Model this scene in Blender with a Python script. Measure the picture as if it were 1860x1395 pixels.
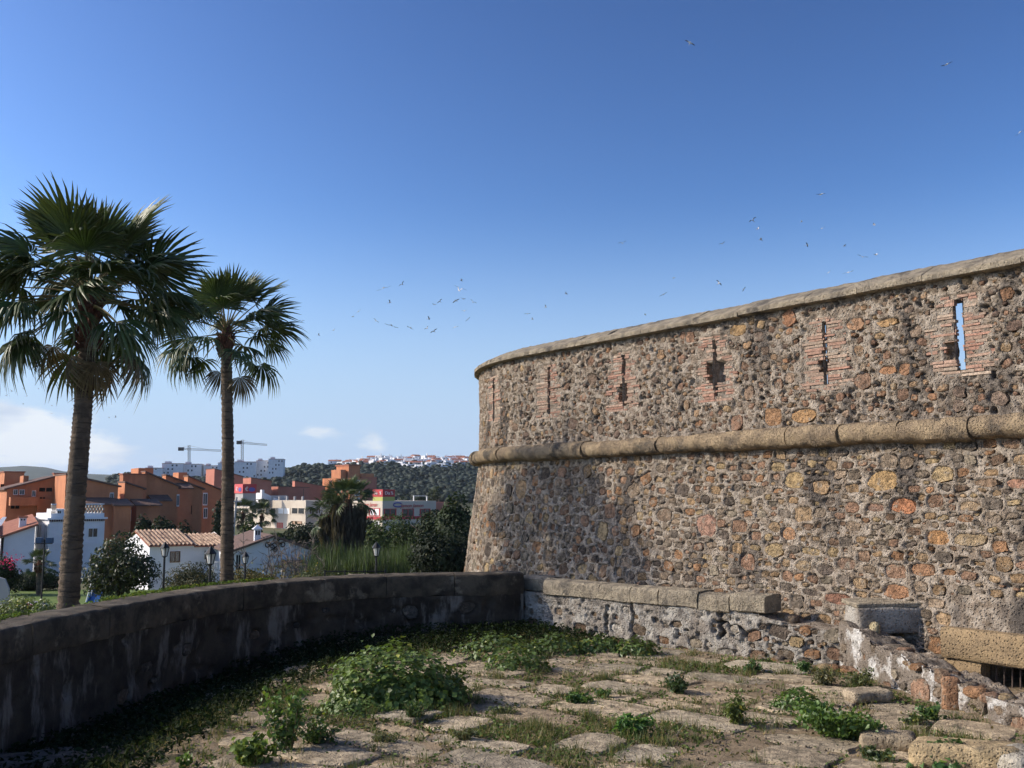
import bpy, math, random
import numpy as np
from mathutils import Vector, Matrix

for o in list(bpy.data.objects):
    bpy.data.objects.remove(o, do_unlink=True)
SC = bpy.context.scene
COL = SC.collection
R = math.radians
random.seed(7)
RNG = np.random.default_rng(7)

# ------------------------------------------------------------------ camera
EYE = 2.5
FPX = 1750.0
PITCH = math.atan(202.5 / FPX)
cd = bpy.data.cameras.new('camera')
cam = bpy.data.objects.new('camera', cd)
COL.objects.link(cam)
cam.location = (0, 0, EYE)
cam.rotation_euler = (math.pi / 2 + PITCH, 0, 0)
cd.sensor_width = 36.0
cd.lens = FPX / 1860 * 36.0
cd.clip_start = 0.1
cd.clip_end = 30000
SC.camera = cam

# ------------------------------------------------------------------ sky, sun, exposure
SUN_AZ = 87.0      # degrees to the left of the viewing direction
SUN_EL = 30.0
SKY_STRENGTH = 0.12
HAZE = 0.00007
w = bpy.data.worlds.new('World')
SC.world = w
w.use_nodes = True
nt = w.node_tree
nt.nodes.clear()
N = nt.nodes.new
Lk = nt.links.new
out = N('ShaderNodeOutputWorld')
bg = N('ShaderNodeBackground')
bg.inputs['Strength'].default_value = SKY_STRENGTH
sky = N('ShaderNodeTexSky')
sky.sky_type = 'NISHITA'
sky.sun_disc = False
sky.sun_elevation = R(SUN_EL)
sky.sun_rotation = R(-SUN_AZ)
sky.altitude = 0
sky.air_density = 1.0
sky.dust_density = 1.3
sky.ozone_density = 3.0
hs = N('ShaderNodeHueSaturation')
hs.inputs['Saturation'].default_value = 1.0
hs.inputs['Value'].default_value = 0.53
gm = N('ShaderNodeGamma')
gm.inputs['Gamma'].default_value = 1.75
Lk(sky.outputs[0], gm.inputs['Color'])
Lk(gm.outputs[0], hs.inputs['Color'])


def nmath(op, a, b=None, c=None):
    n = N('ShaderNodeMath')
    n.operation = op
    for i, v in enumerate((a, b, c)):
        if v is None:
            continue
        if isinstance(v, (int, float)):
            n.inputs[i].default_value = v
        else:
            Lk(v, n.inputs[i])
    return n.outputs[0]


tc = N('ShaderNodeTexCoord')
sx = N('ShaderNodeSeparateXYZ')
Lk(tc.outputs['Generated'], sx.inputs[0])
az = nmath('ARCTAN2', sx.outputs[0], sx.outputs[1])
el = nmath('ARCSINE', sx.outputs[2])
cx = N('ShaderNodeCombineXYZ')
Lk(nmath('MULTIPLY', az, 7.0), cx.inputs[0])
Lk(nmath('MULTIPLY', el, 17.0), cx.inputs[1])
nz1 = N('ShaderNodeTexNoise')
nz1.inputs['Scale'].default_value = 1.5
nz1.inputs['Detail'].default_value = 7
nz1.inputs['Roughness'].default_value = 0.58
Lk(cx.outputs[0], nz1.inputs['Vector'])
# scattered fair-weather clouds low over the land: (azimuth deg, elevation deg, half-width, half-height, weight)
BANK = [(-28.3, 3.7, 3.4, 1.5, 1.0), (-33.5, 3.8, 4.0, 1.7, 1.0), (-24.0, 2.6, 3.4, 1.1, .95), (-44, 4.2, 7, 2.0, .9),
        (-60, 3.6, 8, 1.8, .8), (-10.9, 3.6, 1.3, .45, .42), (-8.25, 3.6, .8, .75, .55), (-7.4, 2.8, 1.9, .5, .55), (-4.8, 3.0, .9, .3, .36),
        (40, 4.0, 9, 1.7, .8), (85, 4.5, 12, 2.2, .8), (130, 4, 14, 2.0, .8), (-100, 4, 12, 2.2, .8), (-150, 4.4, 14, 2.2, .8)]
tot = None
for (a, e, sa, se, wt) in BANK:
    da = nmath('DIVIDE', nmath('SUBTRACT', az, R(a)), R(sa))
    de = nmath('DIVIDE', nmath('SUBTRACT', el, R(e)), R(se))
    q = nmath('ADD', nmath('MULTIPLY', da, da), nmath('MULTIPLY', de, de))
    g = nmath('MULTIPLY', nmath('EXPONENT', nmath('MULTIPLY', q, -0.8)), wt)
    tot = g if tot is None else nmath('ADD', tot, g)
dens = nmath('ADD', tot, nmath('MULTIPLY', nmath('SUBTRACT', nz1.outputs[0], 0.5), 2.3))
mr = N('ShaderNodeMapRange')
mr.interpolation_type = 'SMOOTHSTEP'
Lk(dens, mr.inputs[0])
mr.inputs[1].default_value = 0.33
mr.inputs[2].default_value = 0.85
cloud_m = nmath('MULTIPLY', mr.outputs[0], nmath('MINIMUM', nmath('MULTIPLY', tot, 3.0), 0.74))
nz2 = N('ShaderNodeTexNoise')
nz2.inputs['Scale'].default_value = 1.1
nz2.inputs['Detail'].default_value = 4
Lk(cx.outputs[0], nz2.inputs['Vector'])
cr = N('ShaderNodeValToRGB')
cr.color_ramp.elements[0].position = 0.36
cr.color_ramp.elements[0].color = (5.4, 6.1, 7.4, 1)
cr.color_ramp.elements[1].position = 0.5
cr.color_ramp.elements[1].color = (8.6, 8.8, 9.0, 1)
Lk(nz2.outputs[0], cr.inputs[0])
hz_r = N('ShaderNodeMapRange')
hz_r.interpolation_type = 'SMOOTHERSTEP'
Lk(el, hz_r.inputs[0])
hz_r.inputs[1].default_value = R(19)
hz_r.inputs[2].default_value = R(0)
hz_r.inputs[3].default_value = 0.0
hz_r.inputs[4].default_value = 0.94
hmx = N('ShaderNodeMixRGB')
Lk(hz_r.outputs[0], hmx.inputs[0])
Lk(hs.outputs[0], hmx.inputs[1])
hmx.inputs[2].default_value = (4.5, 6.0, 8.3, 1)
mx = N('ShaderNodeMixRGB')
Lk(cloud_m, mx.inputs[0])
Lk(hmx.outputs[0], mx.inputs[1])
Lk(cr.outputs[0], mx.inputs[2])
Lk(mx.outputs[0], bg.inputs[0])
Lk(bg.outputs[0], out.inputs[0])

sd = bpy.data.lights.new('sun', 'SUN')
sd.energy = 5.0
sd.angle = R(0.53)
sd.color = (1.0, 0.90, 0.76)
sun = bpy.data.objects.new('sun', sd)
COL.objects.link(sun)
SDIR = Vector((-math.sin(R(SUN_AZ)) * math.cos(R(SUN_EL)), math.cos(R(SUN_AZ)) * math.cos(R(SUN_EL)), math.sin(R(SUN_EL))))
sun.rotation_euler = SDIR.to_track_quat('Z', 'Y').to_euler()
sun.location = (-30, 10, 30)
SC.view_settings.view_transform = 'Standard'
SC.view_settings.look = 'None'
SC.view_settings.exposure = -0.1
SC.view_settings.gamma = 1.0
SC.render.engine = 'CYCLES'

# ------------------------------------------------------------------ helpers
CP, SP = math.cos(PITCH), math.sin(PITCH)


def ray(x, y):
    u = (x - 930) / FPX
    v = (697.5 - y) / FPX
    return Vector((u, CP - SP * v, SP + CP * v))


def at(x, y, Y):
    r = ray(x, y)
    return Vector((0, 0, EYE)) + r * (Y / r.y)


def G(x, y, z=0.0):
    r = ray(x, y)
    return Vector((0, 0, EYE)) + r * ((z - EYE) / r.z)


def _h(ix, iy, iz, seed):
    h = (ix.astype(np.uint32) * np.uint32(374761393) + iy.astype(np.uint32) * np.uint32(668265263)
         + iz.astype(np.uint32) * np.uint32(2147483647) + np.uint32(seed * 974711 & 0xffffffff))
    h = (h ^ (h >> np.uint32(13))) * np.uint32(1274126177)
    h = (h ^ (h >> np.uint32(16))) * np.uint32(2246822519)
    return ((h ^ (h >> np.uint32(15))) & np.uint32(0xffffff)).astype(np.float64) / 0xffffff


def vnoise(P, seed=0):
    P = np.asarray(P, dtype=np.float64)
    I = np.floor(P).astype(np.int64)
    F = P - I
    F = F * F * (3 - 2 * F)
    r = 0
    for a in (0, 1):
        for b in (0, 1):
            for c in (0, 1):
                wgt = (F[..., 0] if a else 1 - F[..., 0]) * (F[..., 1] if b else 1 - F[..., 1]) * (F[..., 2] if c else 1 - F[..., 2])
                r = r + wgt * _h(I[..., 0] + a, I[..., 1] + b, I[..., 2] + c, seed)
    return r


def fbm(P, octv=4, seed=0, gain=.5):
    P = np.asarray(P, dtype=np.float64)
    a, s, t = 1.0, 0.0, 0.0
    for i in range(octv):
        s = s + a * vnoise(P, seed + i * 17)
        t += a
        a *= gain
        P = P * 2.03
    return s / t * 2 - 1        # -1..1


def fbm2(x, y, octv=4, seed=0):
    return fbm(np.stack([x, y, np.zeros_like(x) + .37], -1), octv, seed)


def tag(o, label=None, cat=None, group=None, kind=None):
    if label: o['label'] = label
    if cat: o['category'] = cat
    if group: o['group'] = group
    if kind: o['kind'] = kind
    return o


def thing(name, label, cat, loc=(0, 0, 0), group=None):
    o = bpy.data.objects.new(name, None)
    COL.objects.link(o)
    o.location = loc
    o.empty_display_size = .1
    return tag(o, label, cat, group)


def link(me, name, mat=None, parent=None, mats=None):
    o = bpy.data.objects.new(name, me)
    COL.objects.link(o)
    if mats:
        for m in mats:
            if len(me.materials) < len(mats): me.materials.append(m)
    elif mat and not me.materials:
        me.materials.append(mat)
    if parent is not None:
        o.parent = parent
        if parent.parent is None and parent.type == 'EMPTY':
            o.matrix_parent_inverse = parent_inv(parent)
    return o


def parent_inv(p):
    return (Matrix.Translation(p.location) @ p.rotation_euler.to_matrix().to_4x4()).inverted()


def mesh(name, V, F, smooth=False, col=None, mi=None):
    """V (n,3) array, F (m,k) array or list of such arrays; col (n,3)"""
    V = np.asarray(V, dtype=np.float32).reshape(-1, 3)
    Fs = F if isinstance(F, list) and len(F) and isinstance(F[0], np.ndarray) and F[0].ndim == 2 else None
    me = bpy.data.meshes.new(name)
    if Fs is None and isinstance(F, np.ndarray) and F.ndim == 2:
        Fs = [F]
    if Fs is not None:
        nl = sum(f.size for f in Fs)
        nf = sum(len(f) for f in Fs)
        me.vertices.add(len(V))
        me.vertices.foreach_set('co', V.ravel())
        me.loops.add(nl)
        me.loops.foreach_set('vertex_index', np.concatenate([f.ravel() for f in Fs]).astype(np.int32))
        me.polygons.add(nf)
        tot = np.concatenate([np.full(len(f), f.shape[1]) for f in Fs])
        st = np.concatenate([[0], np.cumsum(tot)[:-1]])
        me.polygons.foreach_set('loop_start', st.astype(np.int32))
        me.update(calc_edges=True)
    else:
        me.from_pydata([tuple(map(float, v)) for v in V], [], [tuple(map(int, f)) for f in F])
    if smooth:
        me.polygons.foreach_set('use_smooth', np.ones(len(me.polygons), dtype=bool))
    if mi is not None:
        me.polygons.foreach_set('material_index', np.asarray(mi, dtype=np.int32))
    if col is not None:
        c = np.asarray(col, dtype=np.float32)
        if c.ndim == 1: c = np.tile(c, (len(V), 1))
        a = me.color_attributes.new('Col', 'FLOAT_COLOR', 'POINT')
        a.data.foreach_set('color', np.concatenate([c, np.ones((len(c), 1), np.float32)], 1).ravel())
    me.update()
    return me


class MB:
    def __init__(self):
        self.V, self.F, self.MI = [], [], []

    def add(self, vs, fs, mi=0):
        b = len(self.V)
        self.V += [tuple(v) for v in vs]
        self.F += [tuple(i + b for i in f) for f in fs]
        self.MI += [mi] * len(fs)
        return self

    def box(self, c, ux, uy, x0, x1, y0, y1, z0, z1, mi=0):
        vs = []
        for z in (z0, z1):
            for (x, y) in ((x0, y0), (x1, y0), (x1, y1), (x0, y1)):
                vs.append((c[0] + ux[0] * x + uy[0] * y, c[1] + ux[1] * x + uy[1] * y, z))
        return self.add(vs, [(3, 2, 1, 0), (4, 5, 6, 7), (0, 1, 5, 4), (1, 2, 6, 5), (2, 3, 7, 6), (3, 0, 4, 7)], mi)

    def abox(self, x0, x1, y0, y1, z0, z1, mi=0):
        return self.box((0, 0), (1, 0), (0, 1), x0, x1, y0, y1, z0, z1, mi)

    def tube(self, pts, rad, n=6, mi=0, cap=True):
        pts = [Vector(p) for p in pts]
        if not hasattr(rad, '__len__'): rad = [rad] * len(pts)
        rings = []
        vs = []
        for i, p in enumerate(pts):
            t = (pts[min(i + 1, len(pts) - 1)] - pts[max(i - 1, 0)])
            if t.length < 1e-9: t = Vector((0, 0, 1))
            t.normalize()
            a = t.cross(Vector((0.13, 0.31, 0.94)) if abs(t.z) < .9 else Vector((1, 0.1, 0))).normalized()
            b = t.cross(a)
            for k in range(n):
                th = 2 * math.pi * k / n
                vs.append(p + (a * math.cos(th) + b * math.sin(th)) * rad[i])
        fs = []
        for i in range(len(pts) - 1):
            for k in range(n):
                k2 = (k + 1) % n
                fs.append((i * n + k, i * n + k2, (i + 1) * n + k2, (i + 1) * n + k))
        if cap:
            fs.append(tuple(range(n - 1, -1, -1)))
            fs.append(tuple((len(pts) - 1) * n + k for k in range(n)))
        return self.add(vs, fs, mi)

    def build(self, name, mat=None, parent=None, smooth=False, mats=None, col=None):
        me = mesh(name, np.array(self.V), self.F, smooth, col, self.MI if mats else None)
        return link(me, name, mat, parent, mats)


# ------------------------------------------------------------------ materials
MATS = {}


def M(name, c1, c2=None, scale=4.0, rough=.85, bump=0.0, bscale=30.0, attr=None, spec=.25, c3=None, s3=1.0, t3=(.5, .62),
      metal=0.0, transl=0.0, pits=0.0, pscale=40.0, bdist=.02, streak=False):
    if name in MATS: return MATS[name]
    m = bpy.data.materials.new(name)
    MATS[name] = m
    m.use_nodes = True
    t = m.node_tree
    nn, lk = t.nodes, t.links.new
    p = nn['Principled BSDF']
    p.inputs['Roughness'].default_value = rough
    p.inputs['Specular IOR Level'].default_value = spec
    p.inputs['Metallic'].default_value = metal
    geo = nn.new('ShaderNodeTexCoord')
    vec = geo.outputs['Object']

    def noise(sc, det=6, ro=.6):
        n = nn.new('ShaderNodeTexNoise')
        n.inputs['Scale'].default_value = sc
        n.inputs['Detail'].default_value = det
        n.inputs['Roughness'].default_value = ro
        lk(vec, n.inputs['Vector'])
        return n.outputs[0]

    def ramp(f, a, b):
        r = nn.new('ShaderNodeMapRange')
        r.interpolation_type = 'SMOOTHSTEP'
        r.inputs[1].default_value = a
        r.inputs[2].default_value = b
        lk(f, r.inputs[0])
        return r.outputs[0]

    def mix(f, a, b, mode='MIX'):
        x = nn.new('ShaderNodeMixRGB')
        x.blend_type = mode
        for i, v in enumerate((f, a, b)):
            if isinstance(v, (int, float)): x.inputs[i].default_value = v
            elif isinstance(v, tuple): x.inputs[i].default_value = (*v, 1)
            else: lk(v, x.inputs[i])
        return x.outputs[0]
    n1 = noise(scale)
    if attr:
        a = nn.new('ShaderNodeAttribute')
        a.attribute_name = 'Col'
        v1 = mix(ramp(n1, .3, .7), (1 - attr,) * 3, (1 + attr,) * 3)
        c = mix(1.0, a.outputs['Color'], v1, 'MULTIPLY')
    else:
        c = mix(ramp(n1, .35, .65), c1, c2 if c2 else c1)
    if c3:
        if streak:
            mp = nn.new('ShaderNodeMapping')
            mp.inputs['Scale'].default_value = (1, 1, .28 if streak is True else streak)
            lk(vec, mp.inputs['Vector'])
            keep = vec
            vec = mp.outputs[0]
            n3 = noise(s3, 7, .65)
            vec = keep
        else:
            n3 = noise(s3, 7, .65)
        c = mix(ramp(n3, *t3), c, c3)
    lk(c, p.inputs['Base Color'])
    if bump or pits:
        h = noise(bscale, 8, .65)
        if pits:
            v = nn.new('ShaderNodeTexVoronoi')
            v.inputs['Scale'].default_value = pscale
            lk(vec, v.inputs['Vector'])
            pr = ramp(v.outputs['Distance'], .05, .4)
            ad = nn.new('ShaderNodeMath')
            ad.operation = 'MULTIPLY_ADD'
            lk(pr, ad.inputs[0])
            ad.inputs[1].default_value = pits
            lk(h, ad.inputs[2])
            h = ad.outputs[0]
        b = nn.new('ShaderNodeBump')
        b.inputs['Strength'].default_value = bump
        b.inputs['Distance'].default_value = bdist
        lk(h, b.inputs['Height'])
        lk(b.outputs[0], p.inputs['Normal'])
    if transl:
        tr = nn.new('ShaderNodeBsdfTranslucent')
        lk(mix(1.0, c, (1.25, 1.35, .7), 'MULTIPLY'), tr.inputs['Color'])
        ms = nn.new('ShaderNodeMixShader')
        ms.inputs[0].default_value = transl
        lk(p.outputs[0], ms.inputs[1])
        lk(tr.outputs[0], ms.inputs[2])
        lk(ms.outputs[0], nn['Material Output'].inputs['Surface'])
    return m


M('mortar', (.42, .355, .28), (.23, .178, .128), 7.5, .95, 1.0, 26, c3=(.095, .08, .067), s3=1.5, t3=(.49, .67), streak=True, pits=.8, pscale=22, bdist=.06)
M('stone', (1, 1, 1), attr=.45, scale=12, rough=.92, bump=1.0, bscale=20, pits=.5, pscale=30, bdist=.05, c3=(.27, .225, .17), s3=7, t3=(.53, .68))
M('brick', (1, 1, 1), attr=.3, scale=24, rough=.9, bump=.6, bscale=60, bdist=.012)
M('sandstone', (.34, .255, .155), (.20, .15, .098), 3.6, .94, 1.0, 24, c3=(.09, .077, .06), s3=1.8, t3=(.51, .66), pits=.9, pscale=36, bdist=.045)
M('sandstone_cap', (.37, .31, .22), (.22, .185, .135), 5.0, .94, 1.0, 22, c3=(.12, .105, .085), s3=2.4, t3=(.52, .66), pits=.6, pscale=34, bdist=.05)
M('lintel_stone', (.33, .235, .13), (.23, .165, .095), 5.0, .92, 1.0, 30, pits=1.0, pscale=26, bdist=.03)
M('plaster', (.40, .37, .32), (.25, .215, .175), 3.6, .95, 1.0, 24, c3=(.13, .115, .10), s3=3.2, t3=(.52, .66), pits=.6, pscale=24, bdist=.05)
M('parapet_plaster_shaded', (.075, .059, .043), (.034, .027, .020), 2.6, .95, .7, 26, c3=(.20, .175, .145), s3=3.2, t3=(.50, .65), streak=True, pits=.3, pscale=30, bdist=.025)  # base colour lowered to deepen the shade on the parapet's inner face
M('white_plaster', (.62, .60, .56), (.40, .37, .33), 5.0, .95, 1.0, 24, c3=(.20, .165, .13), s3=3.0, t3=(.42, .52), pits=.5, pscale=24, bdist=.05)
M('soil', (.19, .142, .088), (.32, .24, .15), 3.0, .95, .9, 30, c3=(.06, .062, .028), s3=1.6, t3=(.52, .66), pits=.4, pscale=50, bdist=.03)
M('slab', (1, 1, 1), attr=.4, scale=7, rough=.95, bump=1.0, bscale=18, c3=(.15, .125, .085), s3=2.8, t3=(.54, .68), pits=.5, pscale=30, bdist=.05)
M('leaf_a', (1, 1, 1), attr=.2, scale=3, rough=.45, spec=.4, transl=.3)
M('leaf_ground', (1, 1, 1), attr=.2, scale=3, rough=.75, spec=.1, transl=.25)
M('leaf_far', (1, 1, 1), attr=.25, scale=.8, rough=.65, spec=.2, transl=.15)
M('frond', (1, 1, 1), attr=.2, scale=6, rough=.5, spec=.35, transl=.10)
M('frond_stem', (.20, .19, .07), (.13, .09, .04), 8, .6)
M('trunk_palm', (.17, .125, .085), (.095, .070, .050), 3.0, .95, .9, 22, c3=(.055, .042, .032), s3=2.2, t3=(.50, .64), bdist=.04, streak=7.0)
M('boots', (.14, .062, .038), (.07, .035, .024), 10, .95, .9, 20, bdist=.03)
M('bark', (.10, .075, .055), (.06, .045, .035), 8, .95, .6, 30)
M('twig', (.20, .165, .13), (.12, .095, .075), 6, .95)
M('white_wall', (.74, .74, .74), (.66, .66, .67), .8, .9)
M('orange_wall', (.52, .215, .105), (.45, .18, .088), .6, .9, c3=(.38, .155, .08), s3=.3, streak=True)
M('red_wall', (.44, .17, .12), (.38, .145, .10), .3, .9)
M('cream_wall', (.56, .49, .40), (.50, .43, .35), .3, .9)
M('grey_wall', (.42, .40, .38), (.36, .34, .33), .3, .9)
M('tile_light', (.50, .36, .25), (.34, .22, .15), 5, .9, c3=(.16, .10, .07), s3=2.2)
M('tile_red', (.36, .15, .09), (.26, .10, .065), 3, .9)
M('tile_brown', (.17, .105, .08), (.12, .08, .065), 2, .95)
M('glass_dark', (.018, .02, .024), None, 4, .12, spec=.6)
M('dark_void', (.010, .009, .009), None, 4, .9)
M('frame_white', (.72, .72, .70), None, 4, .6)
M('frame_brown', (.16, .09, .055), None, 4, .7)
M('iron', (.015, .015, .016), None, 4, .5, spec=.5, metal=.3)
M('rust_bar', (.10, .075, .06), (.05, .035, .03), 12, .8)
M('lamp_glass', (.62, .62, .58), None, 4, .25, spec=.5)
M('crane', (.20, .19, .17), None, 1, .7)
M('red_paint', (.42, .045, .05), None, 1, .5)
M('pink_paint', (.60, .10, .10), None, 1, .5)
M('white_paint', (.80, .80, .78), None, 1, .5)
M('yellow_green', (.42, .42, .12), None, 1, .5)
M('purple_paint', (.10, .10, .34), None, 1, .5)
M('blue_paint', (.03, .12, .36), None, 3, .45)
M('blue_grey', (.05, .09, .16), None, 3, .3)
M('gull_white', (.5, .5, .5), None, 1, .8)
M('gull_grey', (.06, .06, .065), None, 1, .8)
M('road', (.055, .055, .057), (.045, .045, .047), .5, .9)
M('car_white', (.75, .76, .78), None, 1, .25, spec=.5)
M('rubber', (.012, .012, .012), None, 1, .8)
M('metal', (.5, .5, .5), None, 1, .4, metal=.6)
M('hill_soil', (.035, .045, .022), (.055, .060, .030), .03, .95)
M('far_forest', (.030, .042, .022), (.045, .055, .028), .01, .95)
M('field', (.075, .095, .028), (.11, .10, .045), .12, .95, .5, 3, c3=(.14, .11, .065), s3=.05, t3=(.55, .65))
M('lawn', (.085, .14, .022), (.12, .16, .03), .6, .95)
mm = MATS


# ------------------------------------------------------------------ curves for walls
class Curve:
    """plan polyline, dense; N = left normal of travel (the exposed face)"""
    def __init__(self, pts):
        p = np.array(pts, float)
        seg = np.hypot(*(p[1:] - p[:-1]).T)
        self.s = np.concatenate([[0], np.cumsum(seg)])
        self.p = p
        t = np.gradient(p, axis=0)
        t /= np.hypot(t[:, 0], t[:, 1])[:, None]
        self.n = np.stack([-t[:, 1], t[:, 0]], 1)
        self.L = self.s[-1]
        self.off = 0.0

    def P(self, s):
        s = np.asarray(s, float) - self.off
        return np.stack([np.interp(s, self.s, self.p[:, 0]), np.interp(s, self.s, self.p[:, 1])], -1)

    def Nn(self, s):
        s = np.asarray(s, float) - self.off
        n = np.stack([np.interp(s, self.s, self.n[:, 0]), np.interp(s, self.s, self.n[:, 1])], -1)
        return n / np.linalg.norm(n, axis=-1, keepdims=True)

    def xyz(self, s, z, h):
        s, z, h = np.broadcast_arrays(np.asarray(s, float), np.asarray(z, float), np.asarray(h, float))
        q = self.P(s) + self.Nn(s) * h[..., None]
        return np.concatenate([q, z[..., None]], -1)


def catmull(pts, n=14):
    p = [np.array(q, float) for q in pts]
    p = [2 * p[0] - p[1]] + p + [2 * p[-1] - p[-2]]
    o = []
    for i in range(1, len(p) - 2):
        for k in range(n):
            t = k / n
            o.append(.5 * ((2 * p[i]) + (-p[i - 1] + p[i + 1]) * t + (2 * p[i - 1] - 5 * p[i] + 4 * p[i + 1] - p[i + 2]) * t * t
                           + (-p[i - 1] + 3 * p[i] - 3 * p[i + 1] + p[i + 2]) * t ** 3))
    o.append(p[-2])
    return o


def gridfaces(a, b, keep=None):
    I = np.arange(a * b).reshape(a, b)
    F = np.stack([I[:-1, :-1], I[1:, :-1], I[1:, 1:], I[:-1, 1:]], -1).reshape(-1, 4)
    if keep is not None: F = F[keep.reshape(-1)]
    return F


def sheet(curve, S, Z, H, boff=None):
    b = boff(Z)[None, :] if boff else 0.0
    return curve.xyz(S[:, None], Z[None, :], H + b)


def sweep(curve, s0, s1, prof, nseg, name, mat, parent, amp=.01, seed=0, smooth=True, fs=5.0, zfun=None):
    """a block: closed profile [(h,z)] swept along the curve, ends closed, uneven"""
    S = np.linspace(s0, s1, nseg + 1)
    pr = np.array(prof, float)
    V = curve.xyz(S[:, None], pr[None, :, 1], pr[None, :, 0])
    if zfun is not None:
        V[..., 2] += zfun(S)[:, None]
    nrm = np.concatenate([curve.Nn(S), np.zeros((len(S), 1))], 1)
    d = fbm(V * fs + seed, 4, seed) * amp
    c = pr.mean(0)
    dirp = pr - c
    dirp /= (np.linalg.norm(dirp, axis=1, keepdims=True) + 1e-9)
    V = V + nrm[:, None, :] * (d * dirp[None, :, 0])[..., None]
    V[..., 2] += d * dirp[None, :, 1]
    # rounded ends
    m = len(prof)
    V = V.reshape(-1, 3)
    F = []
    for i in range(nseg):
        for k in range(m):
            k2 = (k + 1) % m
            F.append((i * m + k, i * m + k2, (i + 1) * m + k2, (i + 1) * m + k))
    F.append(tuple(range(m - 1, -1, -1)))
    F.append(tuple(nseg * m + k for k in range(m)))
    me = mesh(name, V, F, smooth)
    if smooth:
        sm = np.ones(len(me.polygons), bool)
        sm[-2:] = False
        me.polygons.foreach_set('use_smooth', sm)
        me.set_sharp_from_angle(angle=R(38))
    return link(me, name, mat, parent)


PALETTE = np.array([(.29, .20, .115), (.28, .155, .08), (.17, .11, .07), (.23, .19, .135), (.27, .165, .105), (.31, .225, .12), (.11, .085, .065),
                    (.23, .14, .088), (.25, .185, .125), (.20, .155, .11), (.155, .125, .095), (.28, .185, .10)])


def pick_col(rng=RNG):
    c = PALETTE[rng.integers(len(PALETTE))] * rng.uniform(.6, 1.15)
    return np.clip(c, 0, .6)


def stone_geo(curve, boff, st, nseg=9):
    """st: s,z,a,b,rot,p(rotrusion),exp,seed"""
    s, z, a, b, rot, pr, ex, sd = st
    rng = np.random.default_rng(int(sd))
    th = np.linspace(0, 2 * math.pi, nseg, endpoint=False) + rng.uniform(0, .6) + rng.uniform(-.24, .24, nseg)
    rad = (np.abs(np.cos(th)) ** ex + np.abs(np.sin(th)) ** ex) ** (-1 / ex)
    rad = rad * (1 + rng.uniform(-.22, .12, nseg))
    tilt = rng.uniform(-.15, .15, 2)
    U, W_, H = [], [], []
    for f, hh in ((1.10, -.07), (1.0, pr - .003), (.5, pr)):
        u = np.cos(th) * rad * f
        v = np.sin(th) * rad * f
        U.append(u * a)
        W_.append(v * b)
        H.append(hh + rng.uniform(-.011, .011, nseg) + (tilt[0] * u * a + tilt[1] * v * b) * (hh > -.06))
    U = np.concatenate(U + [[0]])
    W_ = np.concatenate(W_ + [[0]])
    H = np.concatenate(H + [[pr + rng.uniform(-.006, .008)]])
    cu, su = math.cos(rot), math.sin(rot)
    ss = s + U * cu - W_ * su
    zz = z + U * su + W_ * cu
    V = curve.xyz(ss, zz, H + (boff(zz) if boff else 0))
    F = []
    n = nseg
    for r in (0, 1):
        for k in range(n):
            k2 = (k + 1) % n
            F.append((r * n + k, (r + 1) * n + k, (r + 1) * n + k2, r * n + k2))
    for k in range(n):
        F.append((2 * n + k, 3 * n, 2 * n + (k + 1) % n))
    return V, F


def stamp_stone(H, S, Z, st, depth=-.05, rim=.008):
    s, z, a, b, rot, pr, ex, sd = st
    ext = max(a, b) * 1.4 + .03
    i0, i1 = np.searchsorted(S, [s - ext, s + ext])
    k0, k1 = np.searchsorted(Z, [z - ext, z + ext])
    if i1 <= i0 or k1 <= k0: return
    ds = S[i0:i1, None] - s
    dz = Z[None, k0:k1] - z
    u = ds * math.cos(rot) + dz * math.sin(rot)
    v = -ds * math.sin(rot) + dz * math.cos(rot)
    q = (np.abs(u / a) ** ex + np.abs(v / b) ** ex) ** (1 / ex)
    sub = H[i0:i1, k0:k1]
    jag = fbm2(S[i0:i1, None] * 14 + 0 * dz, Z[None, k0:k1] * 14 + 0 * ds, 3, 5) * .22
    q = q + jag
    t = np.clip((1.0 - q) / .14, 0, 1)
    ring = np.exp(-((q - 1.16) / .16) ** 2) * rim
    sub[:] = sub * (1 - t) + depth * t + ring


def stamp_pit(H, S, Z, s, z, a, b, depth):
    e = max(a, b) * 1.8
    i0, i1 = np.searchsorted(S, [s - e, s + e])
    k0, k1 = np.searchsorted(Z, [z - e, z + e])
    if i1 <= i0 or k1 <= k0: return
    q = ((S[i0:i1, None] - s) / a) ** 2 + ((Z[None, k0:k1] - z) / b) ** 2
    H[i0:i1, k0:k1] -= depth * np.exp(-q ** 2)


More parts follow.
